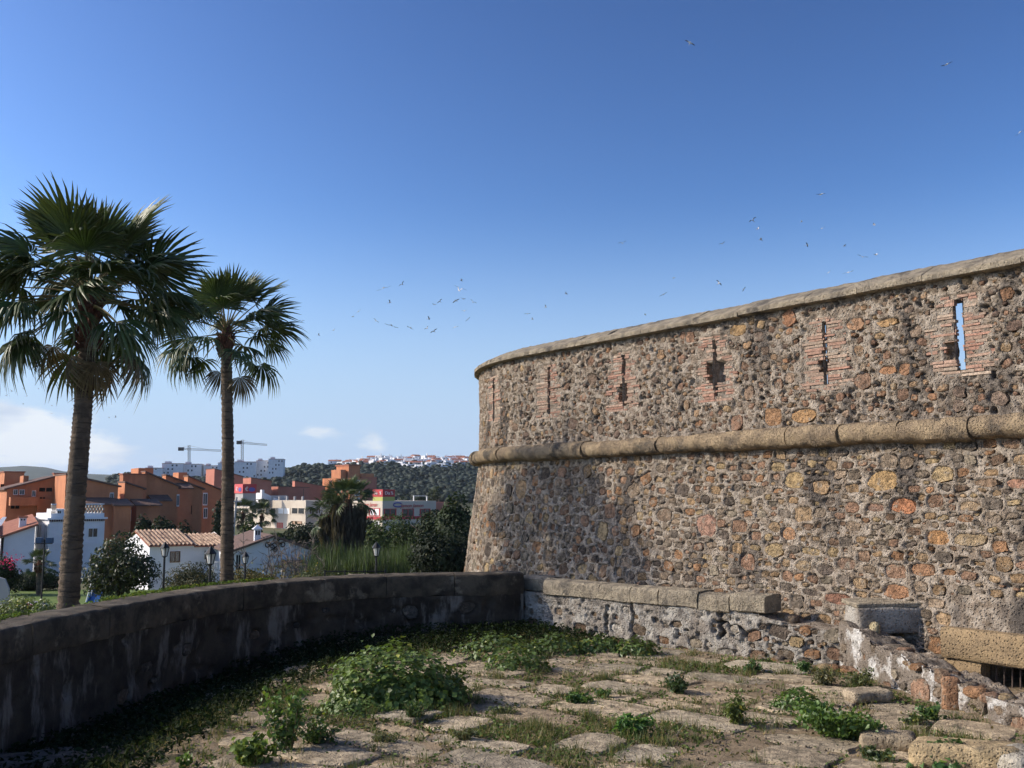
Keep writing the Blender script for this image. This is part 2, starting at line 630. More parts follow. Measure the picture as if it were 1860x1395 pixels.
class Packer:
    def __init__(self, s0, s1, z0, z1, res=.02):
        self.s0, self.z0, self.res = s0, z0, res
        self.g = np.zeros((int((s1 - s0) / res) + 1, int((z1 - z0) / res) + 1), bool)

    def win(self, s, z, ea, eb):
        i0 = max(0, int((s - ea - self.s0) / self.res)); i1 = min(self.g.shape[0], int((s + ea - self.s0) / self.res) + 2)
        k0 = max(0, int((z - eb - self.z0) / self.res)); k1 = min(self.g.shape[1], int((z + eb - self.z0) / self.res) + 2)
        return i0, i1, k0, k1

    def mask(self, s, z, a, b, rot, ex, i0, i1, k0, k1):
        ds = self.s0 + np.arange(i0, i1)[:, None] * self.res - s
        dz = self.z0 + np.arange(k0, k1)[None, :] * self.res - z
        u = ds * math.cos(rot) + dz * math.sin(rot)
        v = -ds * math.sin(rot) + dz * math.cos(rot)
        return np.abs(u / a) ** ex + np.abs(v / b) ** ex < 1

    def tryput(self, s, z, a, b, rot, ex, gap):
        e = max(a, b) + gap
        i0, i1, k0, k1 = self.win(s, z, e, e)
        if i1 <= i0 or k1 <= k0: return False
        m = self.mask(s, z, a + gap, b + gap, rot, ex, i0, i1, k0, k1)
        if (self.g[i0:i1, k0:k1] & m).any(): return False
        m2 = self.mask(s, z, a, b, rot, ex, i0, i1, k0, k1)
        self.g[i0:i1, k0:k1] |= m2
        return True

    def block(self, s, z, a, b):
        i0, i1, k0, k1 = self.win(s, z, a, b)
        self.g[i0:i1, k0:k1] = True


def emit_pieces(name, many_name, geos, cols, mat, parent, limit, sizes, smooth=True):
    order = np.argsort(-np.asarray(sizes))
    big, small = order[:limit], order[limit:]
    for i in big:
        V, F = geos[i]
        me_ = mesh(name, V, F, smooth, cols[i])
        if smooth: me_.set_sharp_from_angle(angle=R(24))
        link(me_, name, mat, parent)
    if len(small):
        VV, FF, CC, b = [], [], [], 0
        for i in small:
            V, F = geos[i]
            VV.append(V)
            FF += [tuple(k + b for k in f) for f in F]
            CC.append(np.tile(cols[i], (len(V), 1)))
            b += len(V)
        o = link(mesh(many_name, np.concatenate(VV), FF, smooth, np.concatenate(CC)), many_name, mat, parent)
        o['kind'] = 'stuff'


def rockbox(cx, cy, cz, lx, ly, lz, rot=0.0, rnd=.04, amp=.015, seed=0, n=5, tilt=(0, 0)):
    """worn stone block: rounded uneven box, returns V,F"""
    def ax(h, r):
        r = min(r, h * .9)
        return np.concatenate([[-h, -h + r * .35, -h + r], np.linspace(-h + r, h - r, n)[1:-1], [h - r, h - r * .35, h]])
    hx, hy, hz = lx / 2, ly / 2, lz / 2
    A = [ax(hx, rnd), ax(hy, rnd), ax(hz, rnd)]
    V, F = [], []
    base = 0
    for axis in range(3):
        for sg in (-1, 1):
            i, j = [(1, 2), (2, 0), (0, 1)][axis]
            P = np.zeros((len(A[i]), len(A[j]), 3))
            P[..., i] = A[i][:, None]
            P[..., j] = A[j][None, :]
            P[..., axis] = sg * (hx, hy, hz)[axis]
            f = gridfaces(P.shape[0], P.shape[1]) + base
            if sg < 0: f = f[:, ::-1]
            V.append(P.reshape(-1, 3))
            F.append(f)
            base += P.shape[0] * P.shape[1]
    V = np.concatenate(V)
    F = np.concatenate(F)
    half = np.array([hx, hy, hz])
    rr = np.minimum(rnd, half * .9)
    inner = np.clip(V, -(half - rr), half - rr)
    dlt = V - inner
    ln = np.linalg.norm(dlt / rr, axis=1, keepdims=True)
    V = np.where(ln > 1e-6, inner + dlt / np.maximum(ln, 1e-6) * np.minimum(1, ln), V)
    V = V * (1 + 0)
    V = V + (V / (np.linalg.norm(V, axis=1, keepdims=True) + 1e-6)) * (fbm(V * 4 + seed * 3.7, 4, seed) * amp + fbm(V * 14 + seed, 3, seed + 5) * amp * .5)[:, None]
    V[:, 2] += V[:, 0] * tilt[0] + V[:, 1] * tilt[1]
    c, s = math.cos(rot), math.sin(rot)
    X = V[:, 0] * c - V[:, 1] * s + cx
    Y = V[:, 0] * s + V[:, 1] * c + cy
    return np.stack([X, Y, V[:, 2] + cz], 1), F


ICO_V = None


def ico(sub=1):
    t = (1 + 5 ** .5) / 2
    v = [(-1, t, 0), (1, t, 0), (-1, -t, 0), (1, -t, 0), (0, -1, t), (0, 1, t), (0, -1, -t), (0, 1, -t), (t, 0, -1), (t, 0, 1), (-t, 0, -1), (-t, 0, 1)]
    f = [(0, 11, 5), (0, 5, 1), (0, 1, 7), (0, 7, 10), (0, 10, 11), (1, 5, 9), (5, 11, 4), (11, 10, 2), (10, 7, 6), (7, 1, 8), (3, 9, 4), (3, 4, 2),
         (3, 2, 6), (3, 6, 8), (3, 8, 9), (4, 9, 5), (2, 4, 11), (6, 2, 10), (8, 6, 7), (9, 8, 1)]
    v = [np.array(q, float) / np.linalg.norm(q) for q in v]
    for _ in range(sub):
        cache, nf = {}, []

        def mid(a, b):
            k = (min(a, b), max(a, b))
            if k not in cache:
                m = v[a] + v[b]
                v.append(m / np.linalg.norm(m))
                cache[k] = len(v) - 1
            return cache[k]
        for (a, b, c) in f:
            ab, bc, ca = mid(a, b), mid(b, c), mid(c, a)
            nf += [(a, ab, ca), (b, bc, ab), (c, ca, bc), (ab, bc, ca)]
        f = nf
    return np.array(v), np.array(f)


ICO0, ICO1, ICO2 = ico(0), ico(1), ico(2)


def rock(c, r, seed=0, lvl=ICO1, amp=.25):
    V, F = lvl
    rng = np.random.default_rng(seed)
    V = V * (1 + fbm(V * 1.6 + seed * 5.1, 3, seed)[:, None] * amp)
    V = np.clip(V, -.8, .8) * np.array(r)
    a = rng.uniform(0, 6.28)
    X = V[:, 0] * math.cos(a) - V[:, 1] * math.sin(a)
    Y = V[:, 0] * math.sin(a) + V[:, 1] * math.cos(a)
    return np.stack([X, Y, V[:, 2]], 1) + np.array(c), F
# ================================================================== the round-cornered tower
TP0 = np.array([5.26, 15.37])
TD = np.array([-.6026, .7981])
TN = np.array([-.7981, -.6026])
S1 = 8.2


def tower_pts(rad):
    pts = [TP0 + TD * s for s in np.arange(-14, S1, .1)]
    O = TP0 + TD * S1 - TN * rad
    for ph in np.arange(0, R(150), .02):
        pts.append(O + rad * (TN * math.cos(ph) + TD * math.sin(ph)))
    return np.array(pts)


lo, hi = 2.0, 12.0
for _ in range(30):
    md = (lo + hi) / 2
    q = tower_pts(md)
    xm = (930 + FPX * q[:, 0] / (q[:, 1] * CP + 2.2 * SP)).min()
    if xm > 871: lo = md
    else: hi = md
TR = (lo + hi) / 2
TC = Curve(tower_pts(TR))
TC.off = -14.0
CORD = 3.45


def batter(z):
    return np.maximum(0, 3.35 - np.asarray(z)) * .135


def tower_sz(px, py):
    """pixel on the straight face -> (s, z)"""
    r = np.array(ray(px, py))
    h = 0.0
    for _ in range(12):
        p0 = TP0 + TN * h
        t = (TN @ p0) / (TN @ r[:2])
        z = EYE + r[2] * t
        h = float(batter(z))
    return float((r[:2] * t - p0) @ TD), z


tower = thing('castle_tower', 'round cornered rubble stone castle wall with loopholes, coping and rounded string course', 'castle wall',
              (float(TP0[0]), float(TP0[1]), 0))
SA, SB = -3.9, S1 + TR * 1.25
RES = .022
S = np.arange(SA, SB, RES)
Zl = np.arange(-1.0, 3.32, RES)
Zu = np.arange(3.55, 5.70, RES)
LOOPS = [-2.0, .26, 2.6, 5.0, 7.4, 9.80]
LZ0, LZ1 = 4.30, 5.34
SLITS = {-2.0: .072}

HlP = sheet(TC, S, Zl, np.zeros((len(S), len(Zl))), batter)
HuP = sheet(TC, S, Zu, np.zeros((len(S), len(Zu))))
Hl = fbm(HlP * 1.1, 3, 3) * .03 + fbm(HlP * 7, 4, 11) * .020
Hu = fbm(HuP * 1.1, 3, 4) * .03 + fbm(HuP * 8, 4, 12) * .022
# eroded honeycomb in the upper courses
er = fbm(HuP * np.array([9, 9, 12.]), 3, 31)
Hu -= np.clip(er - .10, 0, 1) * .14
erl = fbm(HlP * np.array([8, 8, 11.]), 3, 37)
Hl -= np.clip(erl - .26, 0, 1) * .10

pk = Packer(SA, SB, -1.0, 5.72)
for lc in LOOPS:
    pk.block(lc, 4.62, .45, .42)
    pk.block(lc, 5.15, .33, .30)
pk.block(0, CORD, 99, .13)
# barred window by the ground at the right
WS0, WZt = tower_sz(1790, 1206)
LS0, LZt = tower_sz(1722, 1137)
LS1, LZb = tower_sz(1722, 1192)
WZb = WZt - .42
WS1 = WS0 - 1.0
pk.block((WS0 + WS1) / 2 + .1, WZb + .5, .85, .75)
stones = []


def put(s, z, a, b, rot, pr, ex, gap=.03):
    if pk.tryput(s, z, a, b, rot, ex, gap):
        stones.append((s, z, a, b, rot, pr, ex, len(stones) + 100))
        return True
    return False


SPECIAL = {}
for (px, py, wpx, hpx, col) in [(1282, 955, 42, 46, (.44, .24, .17)), (1640, 919, 46, 34, (.46, .17, .07)), (1702, 977, 40, 30, (.44, .22, .08)),
                                (1762, 981, 56, 28, (.40, .29, .16)), (1441, 873, 40, 34, (.42, .29, .13)), (1404, 757, 36, 40, (.42, .22, .10)),
                                (1460, 755, 50, 30, (.45, .25, .10)), (1535, 1024, 36, 26, (.20, .12, .08)), (1498, 1035, 30, 22, (.10, .08, .07)),
                                (945, 889, 30, 40, (.40, .26, .13)), (1013, 703, 0, 0, None), (1205, 935, 34, 28, (.22, .15, .10)),
                                (1674, 1035, 44, 26, (.36, .18, .09)), (1722, 1037, 44, 34, (.22, .11, .07)), (1628, 1075, 44, 28, (.36, .17, .08)),
                                (1522, 1088, 50, 22, (.30, .13, .08)), (1357, 1020, 30, 36, (.30, .16, .10)), (1690, 1120, 0, 0, None),
                                (1603, 872, 54, 44, (.46, .29, .12)), (1790, 877, 46, 16, (.24, .15, .09)), (1846, 878, 40, 20, (.40, .20, .13)),
                                (1458, 1028, 30, 20, (.36, .26, .15)), (1546, 922, 28, 24, (.28, .15, .09)), (1590, 922, 34, 18, (.24, .13, .09)),
                                (1431, 970, 28, 26, (.42, .22, .11)), (1353, 1018, 28, 34, (.30, .17, .10)), (1760, 920, 40, 20, (.34, .24, .14)),
                                (1552, 588, 34, 26, (.40, .22, .12)), (1430, 578, 34, 34, (.36, .16, .08)), (1340, 600, 34, 26, (.42, .26, .11)),
                                (1612, 585, 40, 18, (.44, .26, .11)), (1612, 672, 30, 20, (.42, .20, .09)), (1675, 545, 44, 22, (.40, .24, .11))]:
    if col is None: continue
    s_, z_ = tower_sz(px, py)
    dep = float(TC.P(s_)[1])
    a_ = .88 * wpx / 2 / FPX * dep / .80
    b_ = .88 * hpx / 2 / FPX * dep
    if put(s_, z_, a_, b_, 0, -.016, 2.8, .01): SPECIAL[len(stones) - 1] = (np.array(col) * .60 + np.array((.25, .19, .13)) * .26)
rg = np.random.default_rng(21)
# lower wall: rough courses of big stones, rounder towards the corner
for cls, (cnt, amin, amax) in enumerate([(500, .12, .17), (4500, .085, .125), (11000, .05, .085), (9000, .024, .05)]):
    for _ in range(cnt):
        s_ = rg.uniform(SA, SB)
        z_ = rg.uniform(-.6, 3.22)
        if cls < 2:
            z_ = round(z_ / .20) * .20 + rg.uniform(-.03, .03)
        a_ = rg.uniform(amin, amax)
        rnd = 1 if s_ > 4 else 0
        b_ = a_ * (rg.uniform(.6, 1.1) if rnd else rg.uniform(.38, .8))
        if cls == 0 and rg.random() < .35: continue
        put(s_, z_, a_, b_, rg.normal(0, .12 if not rnd else .3), rg.uniform(-.030, .006), rg.uniform(2.6, 6.0), (.022, .018, .016, .018)[cls])
# upper wall: fewer stones, more mortar
for cls, (cnt, amin, amax) in enumerate([(60, .11, .17), (700, .06, .11), (5000, .025, .06)]):
    for _ in range(cnt):
        s_ = rg.uniform(SA, SB)
        z_ = rg.uniform(3.68, 5.6)
        a_ = rg.uniform(amin, amax)
        put(s_, z_, a_, a_ * rg.uniform(.55, 1.0), rg.normal(0, .25), rg.uniform(-.03, .002), rg.uniform(2.4, 5.0), .022)
cols, geos, sizes = [], [], []
pale = np.random.default_rng(5)
for i, st in enumerate(stones):
    low = st[1] < 3.4
    stamp_stone(Hl if low else Hu, S, Zl if low else Zu, st, -.06, (.014 if low else .010) * pale.random())
    c = SPECIAL.get(i)
    if c is None:
        c = pick_col(pale)
        if not low: c = c * .8 + np.array((.30, .17, .115)) * .2
    cols.append(c)
    geos.append(stone_geo(TC, batter if low else None, st))
    dep = float(TC.P(st[0])[1])
    sizes.append(st[2] * st[3] / dep ** 2)
for _ in range(1500):
    s_, z_ = rg.uniform(SA, SB), rg.uniform(3.6, 5.6)
    a_ = rg.uniform(.018, .05)
    if not pk.g[min(pk.g.shape[0] - 1, int((s_ - SA) / .02)), int((z_ + 1) / .02)]:
        stamp_pit(Hu, S, Zu, s_, z_, a_, a_ * rg.uniform(.5, 1.2), rg.uniform(.03, .10))
for _ in range(1800):
    s_, z_ = rg.uniform(SA, SB), rg.uniform(-.5, 3.2)
    a_ = rg.uniform(.018, .045)
    if not pk.g[min(pk.g.shape[0] - 1, int((s_ - SA) / .02)), int((z_ + 1) / .02)]:
        stamp_pit(Hl, S, Zl, s_, z_, a_, a_ * rg.uniform(.5, 1.2), rg.uniform(.03, .08))
# long cracks
for (s_, z_, dz) in [(1.0, 1.9, .5), (3.4, 1.1, .6), (-.7, 4.05, .25), (.1, 4.1, .3)]:
    for k in range(20):
        stamp_pit(Hl if z_ < 3.4 else Hu, S, Zl if z_ < 3.4 else Zu, s_ + .05 * math.sin(k * .8) + k * .006, z_ - dz * k / 20, .016, .03, .06)
# loopholes
bricks, bcols = [], []
bg_ = np.random.default_rng(9)
keep_u = np.ones((len(S) - 1, len(Zu) - 1), bool)
Sm = (S[:-1] + S[1:]) / 2
Zm = (Zu[:-1] + Zu[1:]) / 2
DAMAGE = {2.6: (4.55, 4.92, .16, .20), 5.0: (4.36, 4.75, .13, .06), -2.0: (4.42, 4.72, .20, .0), .26: (4.5, 4.7, .10, .02)}
for lc in LOOPS:
    zone = (np.abs(S[:, None] - lc) < .42) & (Zu[None, :] > 4.20) & (Zu[None, :] < 5.04) | (np.abs(S[:, None] - lc) < .30) & (Zu[None, :] >= 5.04) & (Zu[None, :] < 5.40)
    Hu[zone] = -.022 + fbm(HuP[zone] * 14, 3, 8) * .012
    SLIT = SLITS.get(lc, .036)
    keep_u &= ~((np.abs(Sm[:, None] - lc) < SLIT + .012) & (Zm[None, :] > LZ0) & (Zm[None, :] < LZ1))
    z = 4.20
    dmg = DAMAGE.get(lc)
    if dmg:
        dz_ = (Zu[None, :] > dmg[0]) & (Zu[None, :] < dmg[1]) & (S[:, None] > lc - dmg[3] - .05) & (S[:, None] < lc + dmg[2] + .05)
        Hu[dz_] = -.15 + fbm(HuP[dz_] * 10, 3, 18) * .05
    while z < 5.38:
        hgt = bg_.uniform(.030, .046)
        wid = (.50 if z < 5.0 else .36)
        for sg in (-1, 1):
            inner = SLIT + min(.05, max(-.03, bg_.normal(-.004, .022)))
            if not (LZ0 - .02 < z < LZ1): inner = bg_.uniform(.0, .02) if sg > 0 else .005
            if dmg and dmg[0] < z < dmg[1]: inner += (dmg[2] if sg > 0 else dmg[3]) * bg_.uniform(.7, 1.15)
            outer = wid + bg_.uniform(-.24, .06)
            if outer - inner < .08: continue
            cuts = [inner, outer]
            if bg_.random() < .55 and lc < 9: cuts = [inner, inner + (outer - inner) * bg_.uniform(.35, .65), outer]
            for a0, a1 in zip(cuts[:-1], cuts[1:]):
                if bg_.random() < .035: continue
                e0, e1 = sorted((lc + sg * (a0 + .004), lc + sg * (a1 - .004)))
                pr = bg_.uniform(-.03, .0)
                j = bg_.uniform(-.006, .006, 8)
                ss = np.array([e0, e1, e1, e0, e0, e1, e1, e0])
                zz = np.array([z, z, z + hgt, z + hgt] * 2) + j
                hh = np.array([pr] * 4 + [-.10] * 4) + bg_.uniform(-.006, .006, 8)
                bricks.append((TC.xyz(ss, zz, hh), [(1, 0, 3, 2), (4, 5, 6, 7), (0, 1, 5, 4), (1, 2, 6, 5), (2, 3, 7, 6), (3, 0, 4, 7)]))
                t = bg_.random()
                c = np.array((.31, .165, .115)) * (1 - t) + np.array((.34, .265, .195)) * t
                bcols.append(c * bg_.uniform(.75, 1.15))
        z += hgt + .012

link(mesh('lower_wall', sheet(TC, S, Zl, Hl, batter).reshape(-1, 3), gridfaces(len(S), len(Zl),
     ~((Sm[:, None] < WS0) & (Sm[:, None] > WS1) & (((Zl[:-1] + Zl[1:]) / 2)[None, :] > WZb) & (((Zl[:-1] + Zl[1:]) / 2)[None, :] < WZt))), True), 'lower_wall', mm['mortar'], tower)
link(mesh('parapet', sheet(TC, S, Zu, Hu).reshape(-1, 3), gridfaces(len(S), len(Zu), keep_u), True), 'parapet', mm['mortar'], tower)
# plain continuation outside the picture, inner faces, walkway
for (a, b, nm) in ((-13.9, SA, 'side_wall'), (SB - RES, TC.L - 14.05, 'side_wall')):
    S2 = np.linspace(a, b, 40)
    for Z2, bo in ((np.linspace(-1, 3.4, 6), batter), (np.linspace(3.4, 5.7, 4), None)):
        link(mesh(nm, sheet(TC, S2, Z2, np.zeros((40, len(Z2))) - .004, bo).reshape(-1, 3), gridfaces(40, len(Z2))), nm, mm['mortar'], tower)
inn = MB()
edges = [SA - 10]
for lc in LOOPS: edges += [lc - .5, lc + .5]
edges.append(TC.L - 14.1)
T_IN = -.6


def cq(mb, *p):
    mb.add([tuple(TC.xyz(s, z, h)) for (s, z, h) in p], [tuple(range(len(p)))])


for a, b in zip(edges[:-1], edges[1:]):
    nseg = max(1, int((b - a) / .3))
    opening = any(abs((a + b) / 2 - lc) < .1 for lc in LOOPS)
    for i in range(nseg):
        x0, x1 = a + (b - a) * i / nseg, a + (b - a) * (i + 1) / nseg
        for (z0, z1) in (((3.4, LZ0 - .05), (LZ1 + .05, 5.68)) if opening else ((3.4, 5.68),)):
            cq(inn, (x1, z0, T_IN), (x0, z0, T_IN), (x0, z1, T_IN), (x1, z1, T_IN))
for lc in LOOPS:
    SLIT = SLITS.get(lc, .036)
    for sg in (-1, 1):
        a, b = lc + sg * SLIT, lc + sg * .5
        cq(inn, (a, LZ0, -.01), (a, LZ0, -.10), (a, LZ1, -.10), (a, LZ1, -.01))
        cq(inn, (a, LZ0, -.10), (b, LZ0 - .05, T_IN), (b, LZ1 + .05, T_IN), (a, LZ1, -.10))
    for zA, zB in ((LZ0, LZ0 - .05), (LZ1, LZ1 + .05)):
        cq(inn, (lc - SLIT, zA, -.01), (lc + SLIT, zA, -.01), (lc + SLIT, zA, -.10), (lc - SLIT, zA, -.10))
        cq(inn, (lc - SLIT, zA, -.10), (lc + SLIT, zA, -.10), (lc + .5, zB, T_IN), (lc - .5, zB, T_IN))
inn.build('inner_face', mm['brick'] if False else mm['mortar'], tower)
wk = MB()
sw = np.linspace(-13.5, TC.L - 14.2, 60)
wk.add([tuple(TC.xyz(s, 3.5, -.3)) for s in sw] + [(16, 30, 3.5)], [(i, i + 1, 60) for i in range(59)])
wk.build('walkway', mm['mortar'], tower)
emit_pieces('stone', 'small_stones', geos, cols, mm['stone'], tower, 300, sizes)
emit_pieces('brick', 'small_bricks', bricks, bcols, mm['brick'], tower, 300, [-np.hypot(*g[0][0, :2]) for g in bricks], False)
# rounded string course
prof = [(-.12, CORD - .19)] + [(.10 + .17 * math.cos(t), CORD + .165 * math.sin(t)) for t in np.linspace(-math.pi / 2, math.pi / 2, 9)] + [(-.12, CORD + .19)]
s_ = SA - .3
k = 0
cg = np.random.default_rng(4)
while s_ < SB:
    ln = cg.uniform(.85, 1.15)
    dz = cg.uniform(-.016, .016)
    sc = cg.uniform(.90, 1.05)
    pf = [(h * sc, CORD + dz + (z - CORD) * sc) for h, z in prof]
    sweep(TC, s_ + .010, s_ + ln - .010, pf, 26, 'string_course_block', mm['sandstone'], tower, .042, k + 50, fs=7)
    s_ += ln
    k += 1
# coping
prof = [(-.66, 5.65), (.10, 5.645), (.145, 5.66), (.15, 5.70), (.145, 5.74), (.11, 5.765), (-.08, 5.86), (-.30, 5.96), (-.66, 5.97)]
s_ = SA - .3
while s_ < SB:
    ln = cg.uniform(.9, 1.5)
    dz = cg.uniform(-.008, .012)
    sweep(TC, s_ + .005, s_ + ln - .005, [(h, z + dz) for h, z in prof], 26, 'coping_block', mm['sandstone_cap'], tower, .034, k + 90, fs=7)
    s_ += ln
    k += 1
# barred window: recess, lintel, jamb stones, bars
rc = MB()
zc = (WZb + WZt) / 2
dd = 1.2
for (p, q) in (((WS0, WZb), (WS0, WZt)), ((WS1, WZt), (WS1, WZb)), ((WS0, WZt), (WS1, WZt)), ((WS1, WZb), (WS0, WZb))):
    cq(rc, (p[0], p[1], .30), (q[0], q[1], .30), (q[0], q[1], -dd), (p[0], p[1], -dd))
cq(rc, (WS0, WZb, -dd), (WS1, WZb, -dd), (WS1, WZt, -dd), (WS0, WZt, -dd))
rc.build('window_recess', mm['mortar'], tower)
for i in range(9):
    sb = WS0 - .10 - i * .105
    rcb = MB()
    h0, h1 = float(batter(WZb)) - .10, float(batter(WZt)) - .10
    rcb.tube([TC.xyz(sb, WZb - .05, h0), TC.xyz(sb, WZt + .05, h1)], .011, 5)
    rcb.build('window_bar', mm['rust_bar'], tower)
hb = float(batter(LZb))
zz0, zz1 = LZb, LZt
def lint(name, s0, s1, z0, z1, h, seed, mat):
    p = [(-.2, z0)] + [(h - .03, z0 + .002), (h, z0 + .04), (h, (z0 + z1) / 2), (h - .01, z1 - .05), (h - .05, z1)] + [(-.2, z1)]
    o = sweep(TC, s1, s0, p, 14, name, mat, tower, .02, seed, fs=6)
    return o
lint('lintel', LS0, LS0 - 2.2, zz0, zz1, hb + .17, 3, mm['lintel_stone'])
lint('jamb_stone', LS0 + .0, WS0 + .01, zz0 - .30, zz0 - .012, hb + .13, 4, mm['lintel_stone'])
lint('jamb_stone', LS0 - .05, WS0 + .02, zz0 - .7, zz0 - .312, hb + .14, 6, mm['lintel_stone'])

# ================================================================== the left parapet wall
pin = [(.22, 18.46), (-.15, 18.28), (-.61, 18.12), (-1.71, 17.9), (-2.92, 17.31), (-3.79, 16.44), (-4.6, 15.2), (-5.09, 13.35), (-5.42, 11.96), (-5.56, 10.66), (-5.64, 9.2),
       (-5.65, 7), (-5.6, 4), (-5.5, 0), (-5.4, -3)]
PC = Curve(catmull(pin))
PTOP = 1.05
par = thing('parapet_wall', 'low dark shaded parapet wall curving along the left side of the terrace', 'wall', (-5.5, 10, 0))
Sp = np.arange(0, 16.5, .04)
Zp = np.arange(-.85, .70, .04)
Pp = sheet(PC, Sp, Zp, np.zeros((len(Sp), len(Zp))))
Hp = fbm(Pp * 1.3, 4, 61) * .05 + fbm(Pp * 7, 3, 62) * .016 - .01
pg = np.random.default_rng(12)
pst, pgeo, pcol = [], [], []
pp2 = Packer(0, 16.5, -.85, .7)
for _ in range(900):
    a_ = pg.uniform(.05, .15)
    st = (pg.uniform(.2, 16.2), pg.uniform(-.7, .1) if pg.random() < .7 else pg.uniform(.1, .55), a_, a_ * pg.uniform(.5, .8), pg.normal(0, .1), pg.uniform(-.03, .012), 2.8, 5000 + _)
    if len(pst) < 40 and pp2.tryput(st[0], st[1], st[2], st[3], st[4], 2.8, .06):
        pst.append(st)
        stamp_stone(Hp, Sp, Zp, st, -.07, .01)
        pgeo.append(stone_geo(PC, None, st))
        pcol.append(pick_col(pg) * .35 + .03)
for _ in range(160):
    stamp_pit(Hp, Sp, Zp, pg.uniform(0, 16), pg.uniform(-.8, .6), pg.uniform(.04, .14), pg.uniform(.03, .10), pg.uniform(.02, .07))
link(mesh('wall_face', sheet(PC, Sp, Zp, Hp).reshape(-1, 3), gridfaces(len(Sp), len(Zp)), True), 'wall_face', mm['parapet_plaster_shaded'], par)
emit_pieces('stone', 'small_stones', pgeo, pcol, mm['stone'], par, 300, [1] * len(pgeo))
back = MB()
So = np.linspace(0, PC.L, 50)
back.add([tuple(PC.xyz(s, z, -.58)) for s in So for z in (-4.2, .66)], [(2 * i, 2 * i + 1, 2 * i + 3, 2 * i + 2) for i in range(49)])
back.add([tuple(PC.xyz(s, .66, h)) for s in So for h in (-.58, -.03)], [(2 * i, 2 * i + 1, 2 * i + 3, 2 * i + 2) for i in range(49)])
So2 = np.linspace(16.4, PC.L, 12)
back.add([tuple(PC.xyz(s, z, 0)) for s in So2 for z in (-.85, .68)], [(2 * i, 2 * i + 1, 2 * i + 3, 2 * i + 2) for i in range(11)])
back.build('outer_face', mm['parapet_plaster_shaded'], par)
M('parapet_cap_shaded', (.12, .096, .066), (.046, .037, .027), 3.4, .95, .9, 24, c3=(.24, .20, .14), s3=2.2, t3=(.55, .68), pits=.4, pscale=44, bdist=.02)  # coping darkened in colour to go with the wall's painted-in shade
prof = [(-.64, .67), (.0, .665), (.012, .69), (.014, .85), (.012, .99), (.004, 1.02), (-.015, 1.042), (-.06, 1.05), (-.3, 1.06), (-.56, 1.05), (-.62, 1.03), (-.64, .98)]
s_ = 0.0
k = 0
while s_ < PC.L - .5:
    ln = pg.uniform(1.0, 1.7)
    dz = pg.uniform(-.015, .015)
    sweep(PC, s_ + .006, min(s_ + ln, PC.L) - .006, [(h, z + dz) for h, z in prof], 18, 'coping_block', mm['parapet_cap_shaded'], par, .03, k + 200, fs=6)
    s_ += ln
    k += 1

# ================================================================== the low wall in front of the tower
LA, LB = np.array([4.93, 14.14]), np.array([.05, 18.72])
LD = (LB - LA) / np.linalg.norm(LB - LA)
LL = float(np.linalg.norm(LB - LA))
LC = Curve([LA + LD * t for t in np.linspace(0, LL, 60)])


def low_s(px, z=.9):
    r = np.array(ray(px, 1060))
    A = np.array([[r[0], -LD[0]], [r[1], -LD[1]]])
    t = np.linalg.solve(A, LA)
    return float(t[1])


CAP_R, CAP_L = low_s(1390), low_s(989)
low = thing('low_wall', 'low cracked grey plastered wall with worn coping blocks standing before the tower', 'wall', (2.3, 16.6, 0))
Sl = np.arange(0, LL, .022)
Zw = np.arange(-.4, .70, .022)
Pw = sheet(LC, Sl, Zw, np.zeros((len(Sl), len(Zw))))
Hw = fbm(Pw * 2, 4, 71) * .05 + fbm(Pw * 9, 4, 72) * .02
lg = np.random.default_rng(33)
pk3 = Packer(0, LL, -.4, .7)
lgeo, lcol = [], []
for cls, (n_, amin, amax) in enumerate([(200, .10, .17), (420, .05, .10), (300, .03, .05)]):
    for _ in range(n_):
        a_ = lg.uniform(amin, amax)
        s0_ = lg.uniform(.05, LL - .05)
        ruin = s0_ < CAP_R + .35
        z0_ = lg.uniform(-.2, .5) if ruin else (lg.uniform(-.2, .14) if lg.random() < .85 else lg.uniform(.1, .6))
        if not ruin and cls == 0 and z0_ > .25: continue
        st = (s0_, z0_, a_, a_ * lg.uniform(.5, .8), lg.normal(0, .12), lg.uniform(-.01, .03) if ruin else lg.uniform(-.05, .0), lg.uniform(2.4, 4.6), 9000 + len(lgeo))
        if pk3.tryput(st[0], st[1], st[2], st[3], st[4], st[6], .012 if ruin else .05):
            stamp_stone(Hw, Sl, Zw, st, -.07, .006)
            lgeo.append(stone_geo(LC, None, st))
            lcol.append(pick_col(lg) * .9 if ruin or lg.random() < .6 else np.array((.40, .36, .30)) * lg.uniform(.7, 1.1))


def crack(px, z0, z1, wob=.02, wd=.02, dep=.14, seed=0):
    s0 = low_s(px)
    for k in range(46):
        z = z0 + (z1 - z0) * k / 45
        stamp_pit(Hw, Sl, Zw, s0 + wob * math.sin(k * .35 + seed) + wob * .6 * math.sin(k * .9), z, wd, .03, dep)


crack(1148, -.1, .7, .02, .020, .16)
crack(1100, .1, .45, .02, .014, .08, 2)
crack(1308, .25, .7, .03, .022, .15, 1)
s0 = low_s(1320)
for k in range(60):
    stamp_pit(Hw, Sl, Zw, s0 - .55 + k * .013, .30 + .05 * math.sin(k * .3) + k * .004, .03, .018, .12)
for _ in range(420):
    a_ = lg.uniform(.014, .04)
    stamp_pit(Hw, Sl, Zw, lg.uniform(0, LL), lg.uniform(-.3, .65), a_, a_ * lg.uniform(.6, 1.4), lg.uniform(.02, .06))
